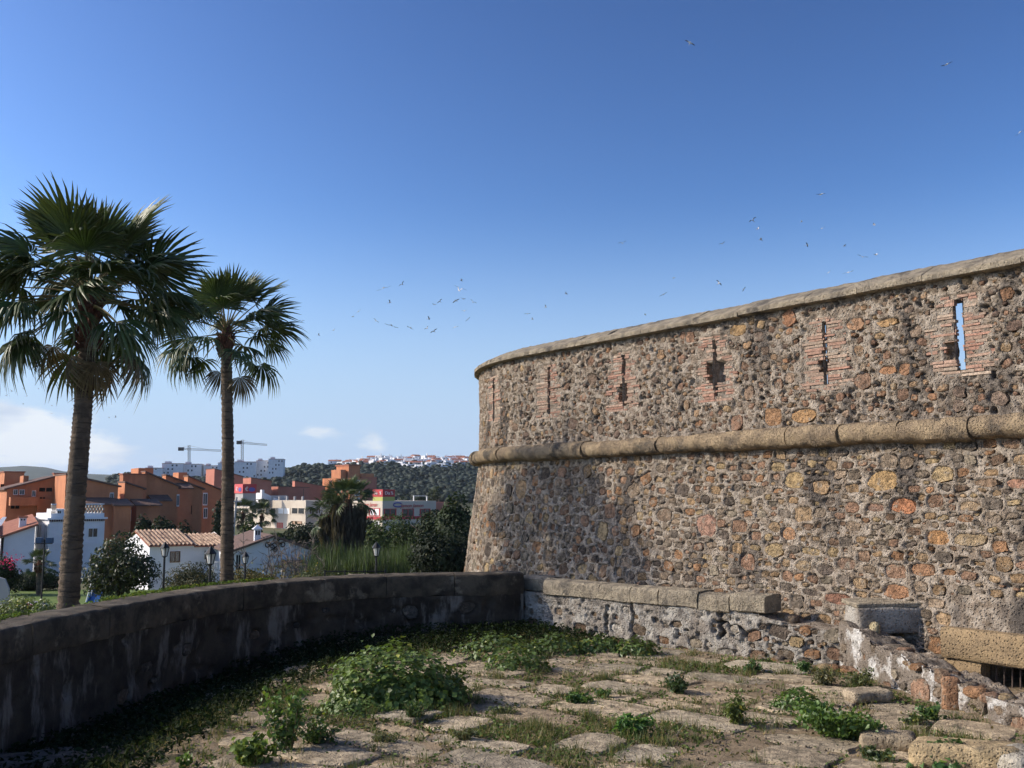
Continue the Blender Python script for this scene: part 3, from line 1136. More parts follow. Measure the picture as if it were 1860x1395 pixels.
# the broken right end: wall top steps down towards the ruined stub
topz = np.interp(Sl, [0, CAP_R - .35, CAP_R - .1, CAP_R + .3, LL], [.52, .58, .62, .70, .70]) + fbm2(Sl * 6, Sl * 0, 3, 5) * .05 * (Sl < CAP_R)
kw = ((Zw[:-1] + Zw[1:]) / 2)[None, :] < ((topz[:-1] + topz[1:]) / 2)[:, None]
link(mesh('wall_face', sheet(LC, Sl, Zw, Hw).reshape(-1, 3), gridfaces(len(Sl), len(Zw), kw), True), 'wall_face', mm['plaster'], low)
tp = MB()
for i in range(0, len(Sl) - 8, 8):
    a, b = Sl[i], Sl[i + 8]
    za, zb = float(topz[i]) - .015, float(topz[i + 8]) - .015
    tp.add([tuple(LC.xyz(a, za, .0)), tuple(LC.xyz(b, zb, .0)), tuple(LC.xyz(b, zb + .02, -.55)), tuple(LC.xyz(a, za + .02, -.55))], [(0, 1, 2, 3)])
    tp.add([tuple(LC.xyz(a, -.4, -.55)), tuple(LC.xyz(b, -.4, -.55)), tuple(LC.xyz(b, zb + .02, -.55)), tuple(LC.xyz(a, za + .02, -.55))], [(3, 2, 1, 0)])
tp.build('wall_core', mm['mortar'], low)
emit_pieces('stone', 'small_stones', lgeo, lcol, mm['stone'], low, 300, [g[0][:, 2].ptp() if hasattr(g[0], 'ptp') else np.ptp(g[0][:, 2]) for g in lgeo])
cuts = [low_s(q) for q in (1390, 1327, 1306, 1268, 1198, 1147, 1091, 989)]
for k, (a, b) in enumerate(zip(cuts[:-1], cuts[1:])):
    g = [.006, .016, .01, .004, .018, .006, .004, .0][k]
    dz = lg.uniform(-.012, .012) - (.03 if k in (1, 2) else 0)
    pf = [(-.50, .685), (.015, .68), (.045, .70), (.05, .82), (.04, .91), (.0, .95), (-.25, .965), (-.47, .95), (-.50, .92)]
    sweep(LC, a + g, b - .004, [(h + (.0 if k != 2 else -.02), z + dz) for h, z in pf], 16, 'coping_block', mm['sandstone_cap'], low, .03, k + 300, fs=8)
sweep(LC, CAP_L + .02, LL - .02, [(-.52, .70), (-.16, .70), (-.13, .73), (-.13, .93), (-.18, .97), (-.52, .975)], 12, 'coping_block', mm['sandstone_cap'], low, .02, 330, fs=8)
# rubble fallen at the broken end
for k in range(34):
    s0 = lg.uniform(.0, CAP_R + .1)
    z0 = lg.uniform(.38, .60) if k % 2 else lg.uniform(-.1, .2)
    h0 = lg.uniform(-.4, .0) if k % 2 else lg.uniform(.02, .22)
    if k % 2 == 0: z0 = lg.uniform(-.05, .02)
    rr = lg.uniform(.05, .13)
    V, F = rock(LC.xyz(s0, z0 + .02, h0), (rr * 1.2, rr, rr * .75), 700 + k)
    link(mesh('rubble_stone', V, F, True, pick_col(lg)), 'rubble_stone', mm['stone'], low)

# ================================================================== ruined stub of wall at the right
STP = [(5.62, 9.2), (5.55, 10.4), (5.30, 11.4), (5.02, 12.6), (4.86, 13.5), (4.74, 14.3)]
SCv = Curve(catmull(STP))
stub = thing('ruined_wall', 'broken stub of rubble wall with flaking white plaster at the right edge', 'wall', (5.1, 12.4, 0))
Ss = np.arange(0, SCv.L, .025)
Zs = np.arange(-.4, .80, .025)
top_s = np.interp(Ss / SCv.L, [0, .18, .35, .52, .66, .80, .90, 1.0], [.14, .20, .24, .33, .42, .52, .66, .70]) + fbm2(Ss * 5, Ss * 0 + 3, 3, 8) * .07
Ps = sheet(SCv, Ss, Zs, np.zeros((len(Ss), len(Zs))))
Hs = fbm(Ps * 2, 4, 81) * .05 + fbm(Ps * 9, 4, 82) * .022
sg_ = np.random.default_rng(44)
pk4 = Packer(0, SCv.L, -.4, .8)
sgeo, scol = [], []
for cls, (n_, amin, amax) in enumerate([(120, .10, .18), (400, .05, .10)]):
    for _ in range(n_):
        s0_ = sg_.uniform(0, SCv.L)
        far = s0_ / SCv.L > .62
        a_ = sg_.uniform(amin, amax)
        z0_ = sg_.uniform(-.2, .5)
        if z0_ > np.interp(s0_, Ss, top_s) - .04: continue
        if far and sg_.random() < .85: continue
        st = (s0_, z0_, a_, a_ * sg_.uniform(.5, .9), sg_.normal(0, .25), sg_.uniform(-.01, .04), sg_.uniform(2.2, 3.2), 12000 + len(sgeo))
        if pk4.tryput(st[0], st[1], st[2], st[3], st[4], st[6], .035):
            stamp_stone(Hs, Ss, Zs, st, -.06, .01)
            sgeo.append(stone_geo(SCv, None, st))
            scol.append(pick_col(sg_))
for _ in range(160):
    a_ = sg_.uniform(.015, .05)
    stamp_pit(Hs, Ss, Zs, sg_.uniform(0, SCv.L), sg_.uniform(-.3, .7), a_ * .7, a_ * sg_.uniform(1, 2.5), sg_.uniform(.02, .06))
ks = ((Zs[:-1] + Zs[1:]) / 2)[None, :] < ((top_s[:-1] + top_s[1:]) / 2)[:, None]
link(mesh('wall_face', sheet(SCv, Ss, Zs, Hs).reshape(-1, 3), gridfaces(len(Ss), len(Zs), ks), True), 'wall_face', mm['white_plaster'], stub)
Hh = np.linspace(.0, -.9, 30)
Vt = SCv.xyz(Ss[:, None], np.zeros((1, 30)), Hh[None, :])
zt = np.minimum(top_s[:, None] - .01, np.interp(-Hh, [0, .3, .75, .9], [2, 2, .30, -.3])[None, :])
zt = zt + fbm(np.concatenate([Vt[..., :2], np.zeros((*Vt.shape[:2], 1))], -1) * 5, 4, 91) * .09 * np.minimum(1, -Hh / .15)[None, :] - np.clip((-Hh - .05) / .6, 0, 1)[None, :] * .1
Vt[..., 2] = zt
link(mesh('wall_top', Vt.reshape(-1, 3), gridfaces(len(Ss), 30), True), 'wall_top', mm['mortar'], stub)
emit_pieces('stone', 'small_stones', sgeo, scol, mm['stone'], stub, 300, [np.ptp(g[0][:, 2]) for g in sgeo])
for k in range(60):
    s0 = sg_.uniform(.1, SCv.L - .9)
    h0 = -sg_.uniform(.02, .62)
    z0 = float(np.interp(s0, Ss, top_s)) - .05 - max(0, -h0 - .3) * .5
    rr = sg_.uniform(.05, .14)
    V, F = rock(SCv.xyz(s0, z0, h0), (rr * 1.3, rr, rr * .6), 800 + k)
    link(mesh('rubble_stone', V, F, True, pick_col(sg_)), 'rubble_stone', mm['stone'], stub)
# tilted brown stone set on edge in the face
V, F = rockbox(*(SCv.xyz(SCv.L * .50, .14, .02)), .14, .20, .46, 1.3, .05, .02, 5)
link(mesh('upright_stone', V, F, True, (.30, .165, .09)), 'upright_stone', mm['stone'], stub)
# the coping block left standing at its end
pb = G(1604, 1165, .42)
V, F = rockbox(5.42, 14.28, .73, 1.02, .52, .36, .06, .04, .035, 9, 9)
link(mesh('coping_block', V, F, True), 'coping_block', mm['plaster'], stub)
V, F = rockbox(5.40, 14.34, .945, .98, .60, .07, .06, .02, .03, 12, 9, (.012, .03))
link(mesh('coping_slab', V, F, True), 'coping_slab', mm['sandstone_cap'], stub)
V, F = rock((5.12, 13.92, .62), (.10, .07, .13), 77, ICO1, .6)
link(mesh('rubble_stone', V, F, False, (.36, .30, .18)), 'rubble_stone', mm['stone'], stub)
for k, (px, py, w_, h_) in enumerate([(1570, 1190, .30, .5)]):
    pass

# ================================================================== terrace ground
inner = PC.P(np.linspace(0, PC.L, 120))


def par_dist(x, y):
    x, y = np.broadcast_arrays(np.asarray(x, float), np.asarray(y, float))
    d = np.full(x.shape, 99.)
    for q in inner:
        d = np.minimum(d, np.hypot(x - q[0], y - q[1]))
    return d


def gz(x, y):
    x, y = np.broadcast_arrays(np.asarray(x, float), np.asarray(y, float))
    d = par_dist(x, y)
    t = np.clip(1 - d / 2.6, 0, 1)
    t = t * t * (3 - 2 * t)
    f = np.clip((17.4 - y) / 2.5, 0, 1)
    return -.42 * t * f + fbm2(x * .6, y * .6, 3, 41) * .05 + fbm2(x * 2.2, y * 2.2, 3, 42) * .018


gx = np.arange(-6.2, 9.5, .08)
gy = np.arange(-3, 20.2, .08)
XX, YY = np.meshgrid(gx, gy, indexing='ij')
ZZ = gz(XX, YY) + fbm2(XX * 7, YY * 7, 3, 43) * .02
okx = np.ones((len(gx) - 1, len(gy) - 1), bool)
ground_o = link(mesh('terrace', np.stack([XX, YY, ZZ], -1).reshape(-1, 3), gridfaces(len(gx), len(gy)), True), 'terrace', mm['soil'])
tag(ground_o, kind='structure')
# worn flagstones, each its own piece
fg = np.random.default_rng(55)
slabs = []
rot0 = R(-34)
c0, s0r = math.cos(rot0), math.sin(rot0)
row = -12.0
while row < 12:
    hgt = fg.uniform(.45, .85)
    col_ = -14 + fg.uniform(0, .8)
    while col_ < 14:
        wd = fg.uniform(.5, 1.35)
        u, v = col_ + wd / 2, row + hgt / 2
        x = 1.8 + u * c0 - v * s0r
        y = 11.2 + u * s0r + v * c0
        col_ += wd
        if not (7.6 < y < 18.0 and -4.6 < x < 6.6): continue
        if abs(x) > y * .60 + .6: continue
        if float(par_dist(np.array([x]), np.array([y]))[0]) < 1.1: continue
        if x > np.interp(y, [9.2, 10.4, 11.4, 12.6, 13.5, 14.3], [5.5, 5.4, 5.1, 4.85, 4.65, 4.5]) - .25 and y < 14.6: continue
        if (np.array([x, y]) - LA) @ np.array([-LD[1], LD[0]]) < .32: continue
        drop = fg.random() < .10 + .35 * max(0, (-1.2 - x) / 2) 
        if drop: continue
        slabs.append((x, y, wd, hgt))
    row += hgt
for i, (x, y, wd, hgt) in enumerate(slabs):
    n_ = 14
    th = np.linspace(0, 2 * math.pi, n_, endpoint=False) + .2
    ex = fg.uniform(4.0, 9.0)
    rad = (np.abs(np.cos(th)) ** ex + np.abs(np.sin(th)) ** ex) ** (-1 / ex) * (1 + fg.uniform(-.11, .03, n_))
    a_, b_ = wd / 2 - fg.uniform(-.01, .03), hgt / 2 - fg.uniform(-.01, .03)
    rr_ = rot0 + fg.normal(0, .05)
    zb = float(gz(np.array([x]), np.array([y]))[0])
    ht = fg.uniform(.0, .032)
    tl = fg.uniform(-.045, .045, 2)
    vs = []
    for f, h in ((1.0, -.10), (.99, ht - .012), (.95, ht), (.5, ht + .003)):
        u = np.cos(th) * rad * a_ * f
        v = np.sin(th) * rad * b_ * f
        hh = h + fg.uniform(-.007, .007, n_) + (u * tl[0] + v * tl[1] if h > 0 or f < .99 else 0)
        vs.append(np.stack([x + u * math.cos(rr_) - v * math.sin(rr_), y + u * math.sin(rr_) + v * math.cos(rr_), zb + hh], 1))
    vs.append(np.array([[x, y, zb + ht + .006]]))
    F = []
    for r_ in range(3):
        for k in range(n_):
            k2 = (k + 1) % n_
            F.append((r_ * n_ + k, r_ * n_ + k2, (r_ + 1) * n_ + k2, (r_ + 1) * n_ + k))
    for k in range(n_): F.append((3 * n_ + k, 3 * n_ + (k + 1) % n_, 4 * n_))
    t = fg.random()
    c = (np.array((.45, .345, .22)) * (1 - t) + np.array((.38, .325, .235)) * t) * fg.uniform(.72, 1.15)
    fm = mesh('flagstone', np.concatenate(vs), F, True, c)
    fm.set_sharp_from_angle(angle=R(28))
    link(fm, 'flagstone', mm['slab'], ground_o)


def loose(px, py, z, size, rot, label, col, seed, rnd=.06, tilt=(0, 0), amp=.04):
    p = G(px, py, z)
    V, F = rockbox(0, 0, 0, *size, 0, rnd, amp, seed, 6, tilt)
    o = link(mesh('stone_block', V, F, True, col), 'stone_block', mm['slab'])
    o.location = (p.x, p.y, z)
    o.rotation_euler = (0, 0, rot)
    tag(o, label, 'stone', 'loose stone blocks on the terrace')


loose(1755, 1372, .10, (.95, .75, .24), -.5, 'large flat tan stone block in the bottom right corner', (.40, .30, .17), 1, .07, (.05, -.12))
loose(1850, 1392, .10, (.5, .5, .30), .3, 'pale worn stone at the very bottom right corner', (.38, .34, .27), 2, .10)
loose(1612, 1345, .05, (.55, .4, .16), -.3, 'small rough stone beside the big green weed clump', (.34, .27, .18), 3, .07)
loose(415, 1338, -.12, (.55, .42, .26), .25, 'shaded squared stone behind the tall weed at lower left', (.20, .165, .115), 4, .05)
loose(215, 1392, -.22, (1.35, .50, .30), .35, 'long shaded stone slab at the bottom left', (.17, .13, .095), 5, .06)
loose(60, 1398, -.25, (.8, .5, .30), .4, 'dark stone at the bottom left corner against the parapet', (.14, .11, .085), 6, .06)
loose(1575, 1262, .08, (.55, .35, .15), .2, 'flat pale stone at the foot of the white plastered stub', (.36, .29, .20), 7, .06)
# ================================================================== leaves
def leaf_batch(C, Nrm, size, asp, rng, fold=.25, dirv=None):
    """folded two-triangle leaves; C,Nrm (n,3); size (n,)"""
    n = len(C)
    Nrm = Nrm / (np.linalg.norm(Nrm, axis=1, keepdims=True) + 1e-9)
    r = rng.normal(size=(n, 3)) if dirv is None else dirv
    T = r - Nrm * (r * Nrm).sum(1, keepdims=True)
    T /= (np.linalg.norm(T, axis=1, keepdims=True) + 1e-9)
    B = np.cross(Nrm, T)
    s = size[:, None]
    V = np.empty((n, 4, 3))
    V[:, 0] = C - T * s * .5
    V[:, 1] = C + B * s * asp * .5 + Nrm * s * fold * .5 - T * s * .05
    V[:, 2] = C + T * s * .5
    V[:, 3] = C - B * s * asp * .5 + Nrm * s * fold * .5 - T * s * .05
    i = np.arange(n)[:, None] * 4
    F = np.concatenate([i + np.array([[0, 2, 1]]), i + np.array([[0, 3, 2]])], 0)
    return V.reshape(-1, 3), F


def leaf_cols(n, base, rng, var=.35, yel=.0):
    b = np.array(base)[None, :]
    c = b * rng.uniform(1 - var, 1 + var, (n, 1))
    if yel:
        k = rng.random((n, 1)) < yel
        c = np.where(k, c * np.array([[1.9, 1.35, .8]]), c)
    return np.repeat(np.clip(c, 0, .8), 4, 0)


def blob_points(n, c, r, rng, lumps=9, fill=.35, lump=(.38, .6)):
    """leaf positions clumped on lobes within an ellipsoid; returns points and outward normals"""
    r = np.array(r)
    lc = rng.normal(size=(lumps, 3))
    lc /= np.linalg.norm(lc, axis=1, keepdims=True)
    lc *= rng.uniform(.25, .72, (lumps, 1))
    lr = rng.uniform(*lump, lumps)
    k = rng.integers(0, lumps, n)
    d = rng.normal(size=(n, 3))
    d /= np.linalg.norm(d, axis=1, keepdims=True)
    rad = lr[k] * np.where(rng.random(n) < fill, rng.uniform(.3, 1, n), rng.uniform(.82, 1.06, n))
    p = lc[k] + d * rad[:, None]
    nn_ = d + rng.normal(size=(n, 3)) * .45
    return p * r + np.array(c), nn_


def branches(mb, base, tips, r0, rng, wob=.12):
    base = Vector(base)
    for t in tips:
        t = Vector(t)
        pts, rad = [], []
        for k in range(5):
            f = k / 4
            p = base.lerp(t, f)
            L = (t - base).length
            p += Vector(rng.normal(size=3)) * L * wob * f * (1 - f)
            p.z += L * .12 * math.sin(f * math.pi)
            pts.append(p)
            rad.append(r0 * (1 - .82 * f))
        mb.tube(pts, rad, 5)


def tree(name, label, cat, px, py_top, py_bot_z, Y, wpx, leaf, nleaf, col, group=None, lumps=10, seed=1, depth=None, trunk_r=.12, yel=.05, mat='leaf_far',
         trunk=True, cx_off=0, fill=.3, crown_frac=1.0, twigs=6, asp=.55):
    """crown between pixel rows; py_bot_z is the ground height where it stands"""
    rng = np.random.default_rng(seed)
    nleaf = int(nleaf * 1.9)
    leaf = leaf * 1.12
    top = at(px, py_top, Y)
    wx = wpx / FPX * Y
    h = top.z - py_bot_z
    ch = h * crown_frac
    base = Vector((top.x, Y, py_bot_z))
    t = thing(name, label, cat, base, group)
    c = (top.x, Y, top.z - ch / 2)
    P, Nn_ = blob_points(nleaf, c, (wx / 2 / .98, (depth or wx) / 2, ch / 2 / .98), rng, lumps, fill)
    ok = P[:, 2] > py_bot_z + .05
    P, Nn_ = P[ok], Nn_[ok]
    V, F = leaf_batch(P, Nn_, rng.uniform(.7, 1.3, len(P)) * leaf, asp, rng)
    link(mesh('crown', V, F, False, leaf_cols(len(P), col, rng, .4, yel)), 'crown', mm[mat], t)
    if trunk:
        mb = MB()
        fork = (top.x, Y, py_bot_z + h * .3)
        mb.tube([(top.x, Y, py_bot_z - .3), (top.x + .05, Y, py_bot_z + h * .15), fork], [trunk_r * 1.2, trunk_r, trunk_r * .85], 7)
        tips = [(c[0] + rng.normal() * wx * .25, c[1] + rng.normal() * wx * .2, c[2] + rng.uniform(-.1, .35) * ch) for _ in range(twigs)]
        branches(mb, fork, tips, trunk_r * .6, rng)
        mb.build('trunk', mm['bark'], t, True)
    return t


def plant(name, label, cat, loc, rx, ry, h, nleaf, leaf, col, seed=0, stems=8, asp=.7, yel=.04, upright=.35, dome=True, group=None, mat='leaf_a', spread=1.0):
    """low weed: leaves over a dome or along stems"""
    rng = np.random.default_rng(seed)
    loc = Vector(loc)
    t = thing(name, label, cat, loc, group)
    mb = MB()
    tips = []
    for k in range(stems):
        a = rng.uniform(0, 6.28)
        q = math.sqrt(rng.random())
        tips.append(loc + Vector((math.cos(a) * rx * q * .8 * spread, math.sin(a) * ry * q * .8 * spread, h * rng.uniform(.55, 1.0) * (1 - .35 * q))))
        b0 = loc + Vector((math.cos(a) * rx * q * .25, math.sin(a) * ry * q * .25, -.02))
        mb.tube([b0, b0.lerp(tips[-1], .5) + Vector((0, 0, h * .06)), tips[-1]], [.007, .005, .002], 4, cap=False)
    mb.build('stem', mm['frond_stem'], t)
    if dome:
        d = rng.normal(size=(nleaf, 3))
        d[:, 2] = np.abs(d[:, 2])
        d /= np.linalg.norm(d, axis=1, keepdims=True)
        rad = np.where(rng.random(nleaf) < .3, rng.uniform(.5, 1, nleaf), rng.uniform(.85, 1.03, nleaf))
        lum = 1 + fbm(d * 2.2 + seed, 4, seed) * .55 + (rng.random(nleaf) < .04) * rng.uniform(0, .25, nleaf)
        P = d * (rad * lum)[:, None] * np.array([rx, ry, h]) + np.array(loc)
        Nn_ = d * np.array([1 / rx, 1 / ry, 1 / h]) * min(rx, h) + rng.normal(size=(nleaf, 3)) * .38 + np.array([0, 0, upright])
    else:
        k = rng.integers(0, len(tips), nleaf)
        tp_ = np.array([list(q) for q in tips])[k]
        b = np.array(list(loc))
        f = rng.uniform(.12, 1.02, nleaf)[:, None]
        P = b + (tp_ - b) * f + rng.normal(size=(nleaf, 3)) * np.array([rx, ry, h * .5]) * .13
        P[:, 2] = np.maximum(P[:, 2], loc.z + .01)
        Nn_ = rng.normal(size=(nleaf, 3)) + np.array([0, 0, upright * 2])
    V, F = leaf_batch(P, Nn_, rng.uniform(.6, 1.3, nleaf) * leaf, asp, rng)
    link(mesh('leaves', V, F, False, leaf_cols(nleaf, col, rng, .35, yel)), 'leaves', mm[mat], t)
    return t


def gp(px, py):
    p = G(px, py, 0)
    for _ in range(3):
        p = G(px, py, float(gz(np.array([p.x]), np.array([p.y]))[0]))
    return p


GREEN = (.055, .12, .022)
DEEP = (.035, .085, .022)
OLIVE = (.085, .10, .04)
WEEDS = 'weeds growing on the terrace'
p = gp(708, 1292)
plant('ivy_mound', 'large rounded mound of glossy green leaves in the middle of the terrace', 'plant', (p.x, p.y + .55, p.z), .84, .66, .56, 4400, .068, (.13, .185, .045), 1, 14, .85, .02, .5, group=WEEDS)
p = gp(790, 1290)
plant('ivy_mound', 'low right lobe of glossy leaves beside the large green mound', 'plant', (p.x, p.y + .35, p.z), .42, .36, .30, 1200, .06, (.11, .165, .04), 2, 8, .85, .02, .5, group=WEEDS)
p = gp(640, 1298)
plant('creeping_weed', 'bright creeping weed at the left foot of the large green mound', 'plant', (p.x, p.y + .1, p.z), .42, .25, .16, 900, .045, (.13, .19, .05), 3, 8, .8, group=WEEDS)
p = gp(518, 1365)
plant('tall_weed', 'tall leafy weed with a pointed top standing at lower left', 'plant', (p.x, p.y, p.z), .30, .25, .78, 700, .055, (.10, .165, .04), 4, 7, .7, .06, .3, False, WEEDS)
p = gp(575, 1350)
plant('tall_weed', 'bushy weed just right of the tall pointed weed', 'plant', (p.x, p.y, p.z), .34, .25, .34, 700, .045, (.06, .10, .028), 5, 9, .6, .08, .3, False, WEEDS)
p = gp(455, 1395)
plant('leafy_weed', 'yellowish broad leaved weed cut by the bottom edge at left', 'plant', (p.x, p.y, p.z), .30, .22, .34, 420, .075, (.12, .17, .035), 6, 8, .75, .08, .3, False, WEEDS)
p = gp(335, 1396)
plant('leafy_weed', 'small sprout at the bottom edge in the shade', 'plant', (p.x, p.y, p.z), .10, .08, .16, 60, .06, (.12, .19, .03), 7, 3, .6, 0, .3, False, WEEDS)
p = gp(755, 1312)
plant('rosemary_weed', 'upright needle leaved tuft in front of the large green mound', 'plant', (p.x, p.y, p.z), .20, .16, .30, 900, .05, (.075, .13, .04), 8, 26, .16, 0, .1, False, WEEDS)
for k, (px, py, rx, ry, h, n, lab) in enumerate([
        (905, 1200, .62, .45, .36, 800, 'dark leafy patch by the parapet end, left of the low wall'),
        (1010, 1190, .5, .3, .30, 700, 'leafy weed patch at the left foot of the low wall'),
        (1095, 1188, .45, .22, .26, 600, 'sunlit leafy weeds below the cracked low wall'),
        (1160, 1192, .36, .25, .24, 500, 'last clump of leafy weeds along the low wall foot'),
        (940, 1222, .45, .3, .28, 600, 'green weed tuft just in front of the dark leafy patch')]):
    p = gp(px, py)
    plant('nettle_patch', lab, 'plant', (p.x, p.y + ry * .6, p.z), rx, ry, h, n, .07, (.105, .155, .045), 20 + k, 12, .75, .06, .5, True, WEEDS)
SP_ = [(1152, 1338, .26, .20, .24, 420, .10, (.06, .15, .03), .30, 'bright green spiky rosette plant in the centre foreground'),
       (1050, 1280, .20, .16, .20, 260, .06, (.05, .12, .025), .6, 'small leafy weed between flagstones behind the spiky rosette'),
       (1232, 1262, .22, .2, .30, 420, .055, (.035, .075, .022), .6, 'dark upright weed tuft right of centre on the terrace'),
       (1095, 1268, .16, .12, .14, 180, .05, (.05, .11, .025), .6, 'little weed tuft left of the dark upright tuft'),
       (1365, 1222, .16, .14, .20, 240, .055, (.05, .115, .03), .7, 'small weed at the foot of the rubble end of the low wall'),
       (1462, 1222, .16, .12, .20, 240, .05, (.05, .12, .03), .7, 'blue green weed under the broken low wall end'),
       (1340, 1316, .22, .18, .42, 420, .055, (.09, .14, .03), .6, 'tall reddish stemmed weed right of the spiky rosette'),
       (1450, 1288, .30, .2, .20, 520, .05, (.06, .13, .025), .7, 'fresh green weed clump left of the ruined stub'),
       (1545, 1340, .78, .5, .42, 2600, .055, (.06, .128, .024), .7, 'largest bright green weed clump at lower right'),
       (1500, 1245, .30, .2, .28, 520, .05, (.08, .10, .04), .4, 'dry olive weeds against the white plastered stub'),
       (1560, 1250, .26, .2, .34, 500, .05, (.08, .115, .04), .45, 'mixed weed tuft leaning on the stub end'),
       (1690, 1310, .16, .14, .26, 260, .06, (.06, .13, .035), .7, 'weed in front of the upright brown stone'),
       (1725, 1398, .34, .24, .24, 700, .06, (.045, .115, .025), .75, 'dark green weed at the bottom edge by the tan block'),
       (1655, 1318, .20, .14, .18, 260, .05, (.07, .12, .035), .6, 'small weed at the stub foot beside the large clump'),
       (1790, 1300, .20, .14, .16, 220, .05, (.10, .12, .04), .5, 'thin yellowish weeds at the right end of the stub foot'),
       (1590, 1382, .24, .2, .16, 360, .05, (.05, .09, .03), .6, 'low weed between the big clump and the tan block'),
       (845, 1345, .20, .16, .16, 260, .05, (.085, .12, .045), .3, 'grey green tuft between flagstones below the mound'),
       (700, 1352, .22, .16, .16, 300, .045, (.085, .12, .045), .3, 'grey green tuft left of centre at the bottom'),
       (915, 1302, .22, .14, .16, 300, .045, (.085, .13, .04), .3, 'feathery weed tuft right of the green mound')]
for k, (px, py, rx, ry, h, n, lf, c, asp, lab) in enumerate(SP_):
    p = gp(px, py)
    plant('weed_clump', lab, 'plant', (p.x, p.y, p.z), rx, ry, h, int(n * 1.3), lf, (1.55 * c[0], 1.22 * c[1], 1.5 * c[2]), 40 + k, 9 if asp > .35 else 22, asp, .06, .3, k in (7, 12), WEEDS)


# uncountable ground cover: joint grass, and wall-side weeds with shade put into their colour
def cover(name, pts, size, asp, cols, rng, up=1.2):
    Nn_ = rng.normal(size=pts.shape) * .8 + np.array([0, 0, up])
    V, F = leaf_batch(pts, Nn_, size, asp, rng, .3)
    o = link(mesh(name, V, F, False, cols), name, mm['leaf_ground'])
    tag(o, kind='stuff')
    return o


cg2 = np.random.default_rng(91)
nn2 = 110000
X = cg2.uniform(-5.6, 5.6, nn2)
Yc = cg2.uniform(7.5, 18.4, nn2)
pd = par_dist(X, Yc)
sl = np.array([(a, b) for a, b, _, _ in slabs])
on = np.zeros(nn2, bool)
for (a, b, wd, hg) in slabs:
    u = (X - a) * c0 + (Yc - b) * s0r
    v = -(X - a) * s0r + (Yc - b) * c0
    on |= (np.abs(u) < wd / 2 - .06) & (np.abs(v) < hg / 2 - .06)
patch = fbm2(X * .9, Yc * .9, 3, 77)
pr = np.where(on, .03, np.clip(.45 + patch * 1.3, .06, 1))
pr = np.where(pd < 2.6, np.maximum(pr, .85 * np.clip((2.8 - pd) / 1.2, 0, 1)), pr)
front = (X - LA[0]) * (-LD[1]) + (Yc - LA[1]) * LD[0] > .05
stubx = np.interp(Yc, [9.2, 10.4, 11.4, 12.6, 13.5, 14.3], [5.5, 5.4, 5.1, 4.85, 4.7, 4.6])
okp = (cg2.random(nn2) < pr) & front & (np.abs(X) < Yc * .58 + .5) & (pd > .05) & ((X < stubx) | (Yc > 14.4)) & ((X - np.interp(Yc, [0, 10.7, 15.5, 17, 18.3], [-5.5, -5.5, -4.5, -3.2, 0])) > .05)
X, Yc, pd = X[okp], Yc[okp], pd[okp]
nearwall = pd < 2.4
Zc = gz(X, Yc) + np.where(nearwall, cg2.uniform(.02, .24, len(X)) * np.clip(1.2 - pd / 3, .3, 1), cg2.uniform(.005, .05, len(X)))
base = np.where(nearwall[:, None], np.array([[.016, .027, .009]]), np.array([[.10, .14, .042]]))  # leaves near the parapet coloured almost black to deepen its shadow strip
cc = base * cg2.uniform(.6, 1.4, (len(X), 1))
dry = cg2.random((len(X), 1)) < .18
cc = np.where(dry & ~nearwall[:, None], np.array([[.22, .17, .08]]) * cg2.uniform(.6, 1.2, (len(X), 1)), cc)
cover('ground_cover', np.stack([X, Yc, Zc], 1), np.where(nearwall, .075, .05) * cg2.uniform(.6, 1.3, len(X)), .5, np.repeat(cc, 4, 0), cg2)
# grass blades standing in the joints
nb = 11000
cl = cg2.integers(0, len(X), 900)
ci = cg2.integers(0, 900, nb * 3)
bx = X[cl][ci] + cg2.normal(0, .05, nb * 3)
by = Yc[cl][ci] + cg2.normal(0, .05, nb * 3)
bz = gz(bx, by)
hh = cg2.uniform(.05, .17, nb * 3)
lean = cg2.normal(0, .35, (nb * 3, 2)) * hh[:, None]
an = cg2.uniform(0, 3.14, nb * 3)
wv = .004
V = np.empty((nb * 3, 3, 3))
V[:, 0] = np.stack([bx - np.cos(an) * wv, by - np.sin(an) * wv, bz - .01], 1)
V[:, 1] = np.stack([bx + np.cos(an) * wv, by + np.sin(an) * wv, bz - .01], 1)
V[:, 2] = np.stack([bx + lean[:, 0], by + lean[:, 1], bz + hh], 1)
gcol = np.where(cg2.random((nb * 3, 1)) < .45, np.array([[.22, .18, .08]]), np.array([[.085, .12, .035]])) * cg2.uniform(.6, 1.3, (nb * 3, 1))
go = link(mesh('joint_grass', V.reshape(-1, 3), np.arange(nb * 9).reshape(-1, 3), False, np.repeat(gcol, 3, 0)), 'joint_grass', mm['leaf_a'])
tag(go, kind='stuff')
# moss and grass along the outer edge of the parapet coping
nm_ = 5200
sm_ = cg2.uniform(4.5, 15.5, nm_)
hm_ = -.62 + np.abs(cg2.normal(0, .09, nm_))
dens = fbm2(sm_ * 1.4, sm_ * 0, 3, 15)
k_ = dens + cg2.uniform(-.3, .3, nm_) > .02
pts = PC.xyz(sm_[k_], 1.045 + cg2.uniform(0, .05, k_.sum()), hm_[k_])
cover('coping_moss', pts, cg2.uniform(.03, .07, k_.sum()), .4, leaf_cols(int(k_.sum()), (.10, .15, .03), cg2, .4, .15), cg2)
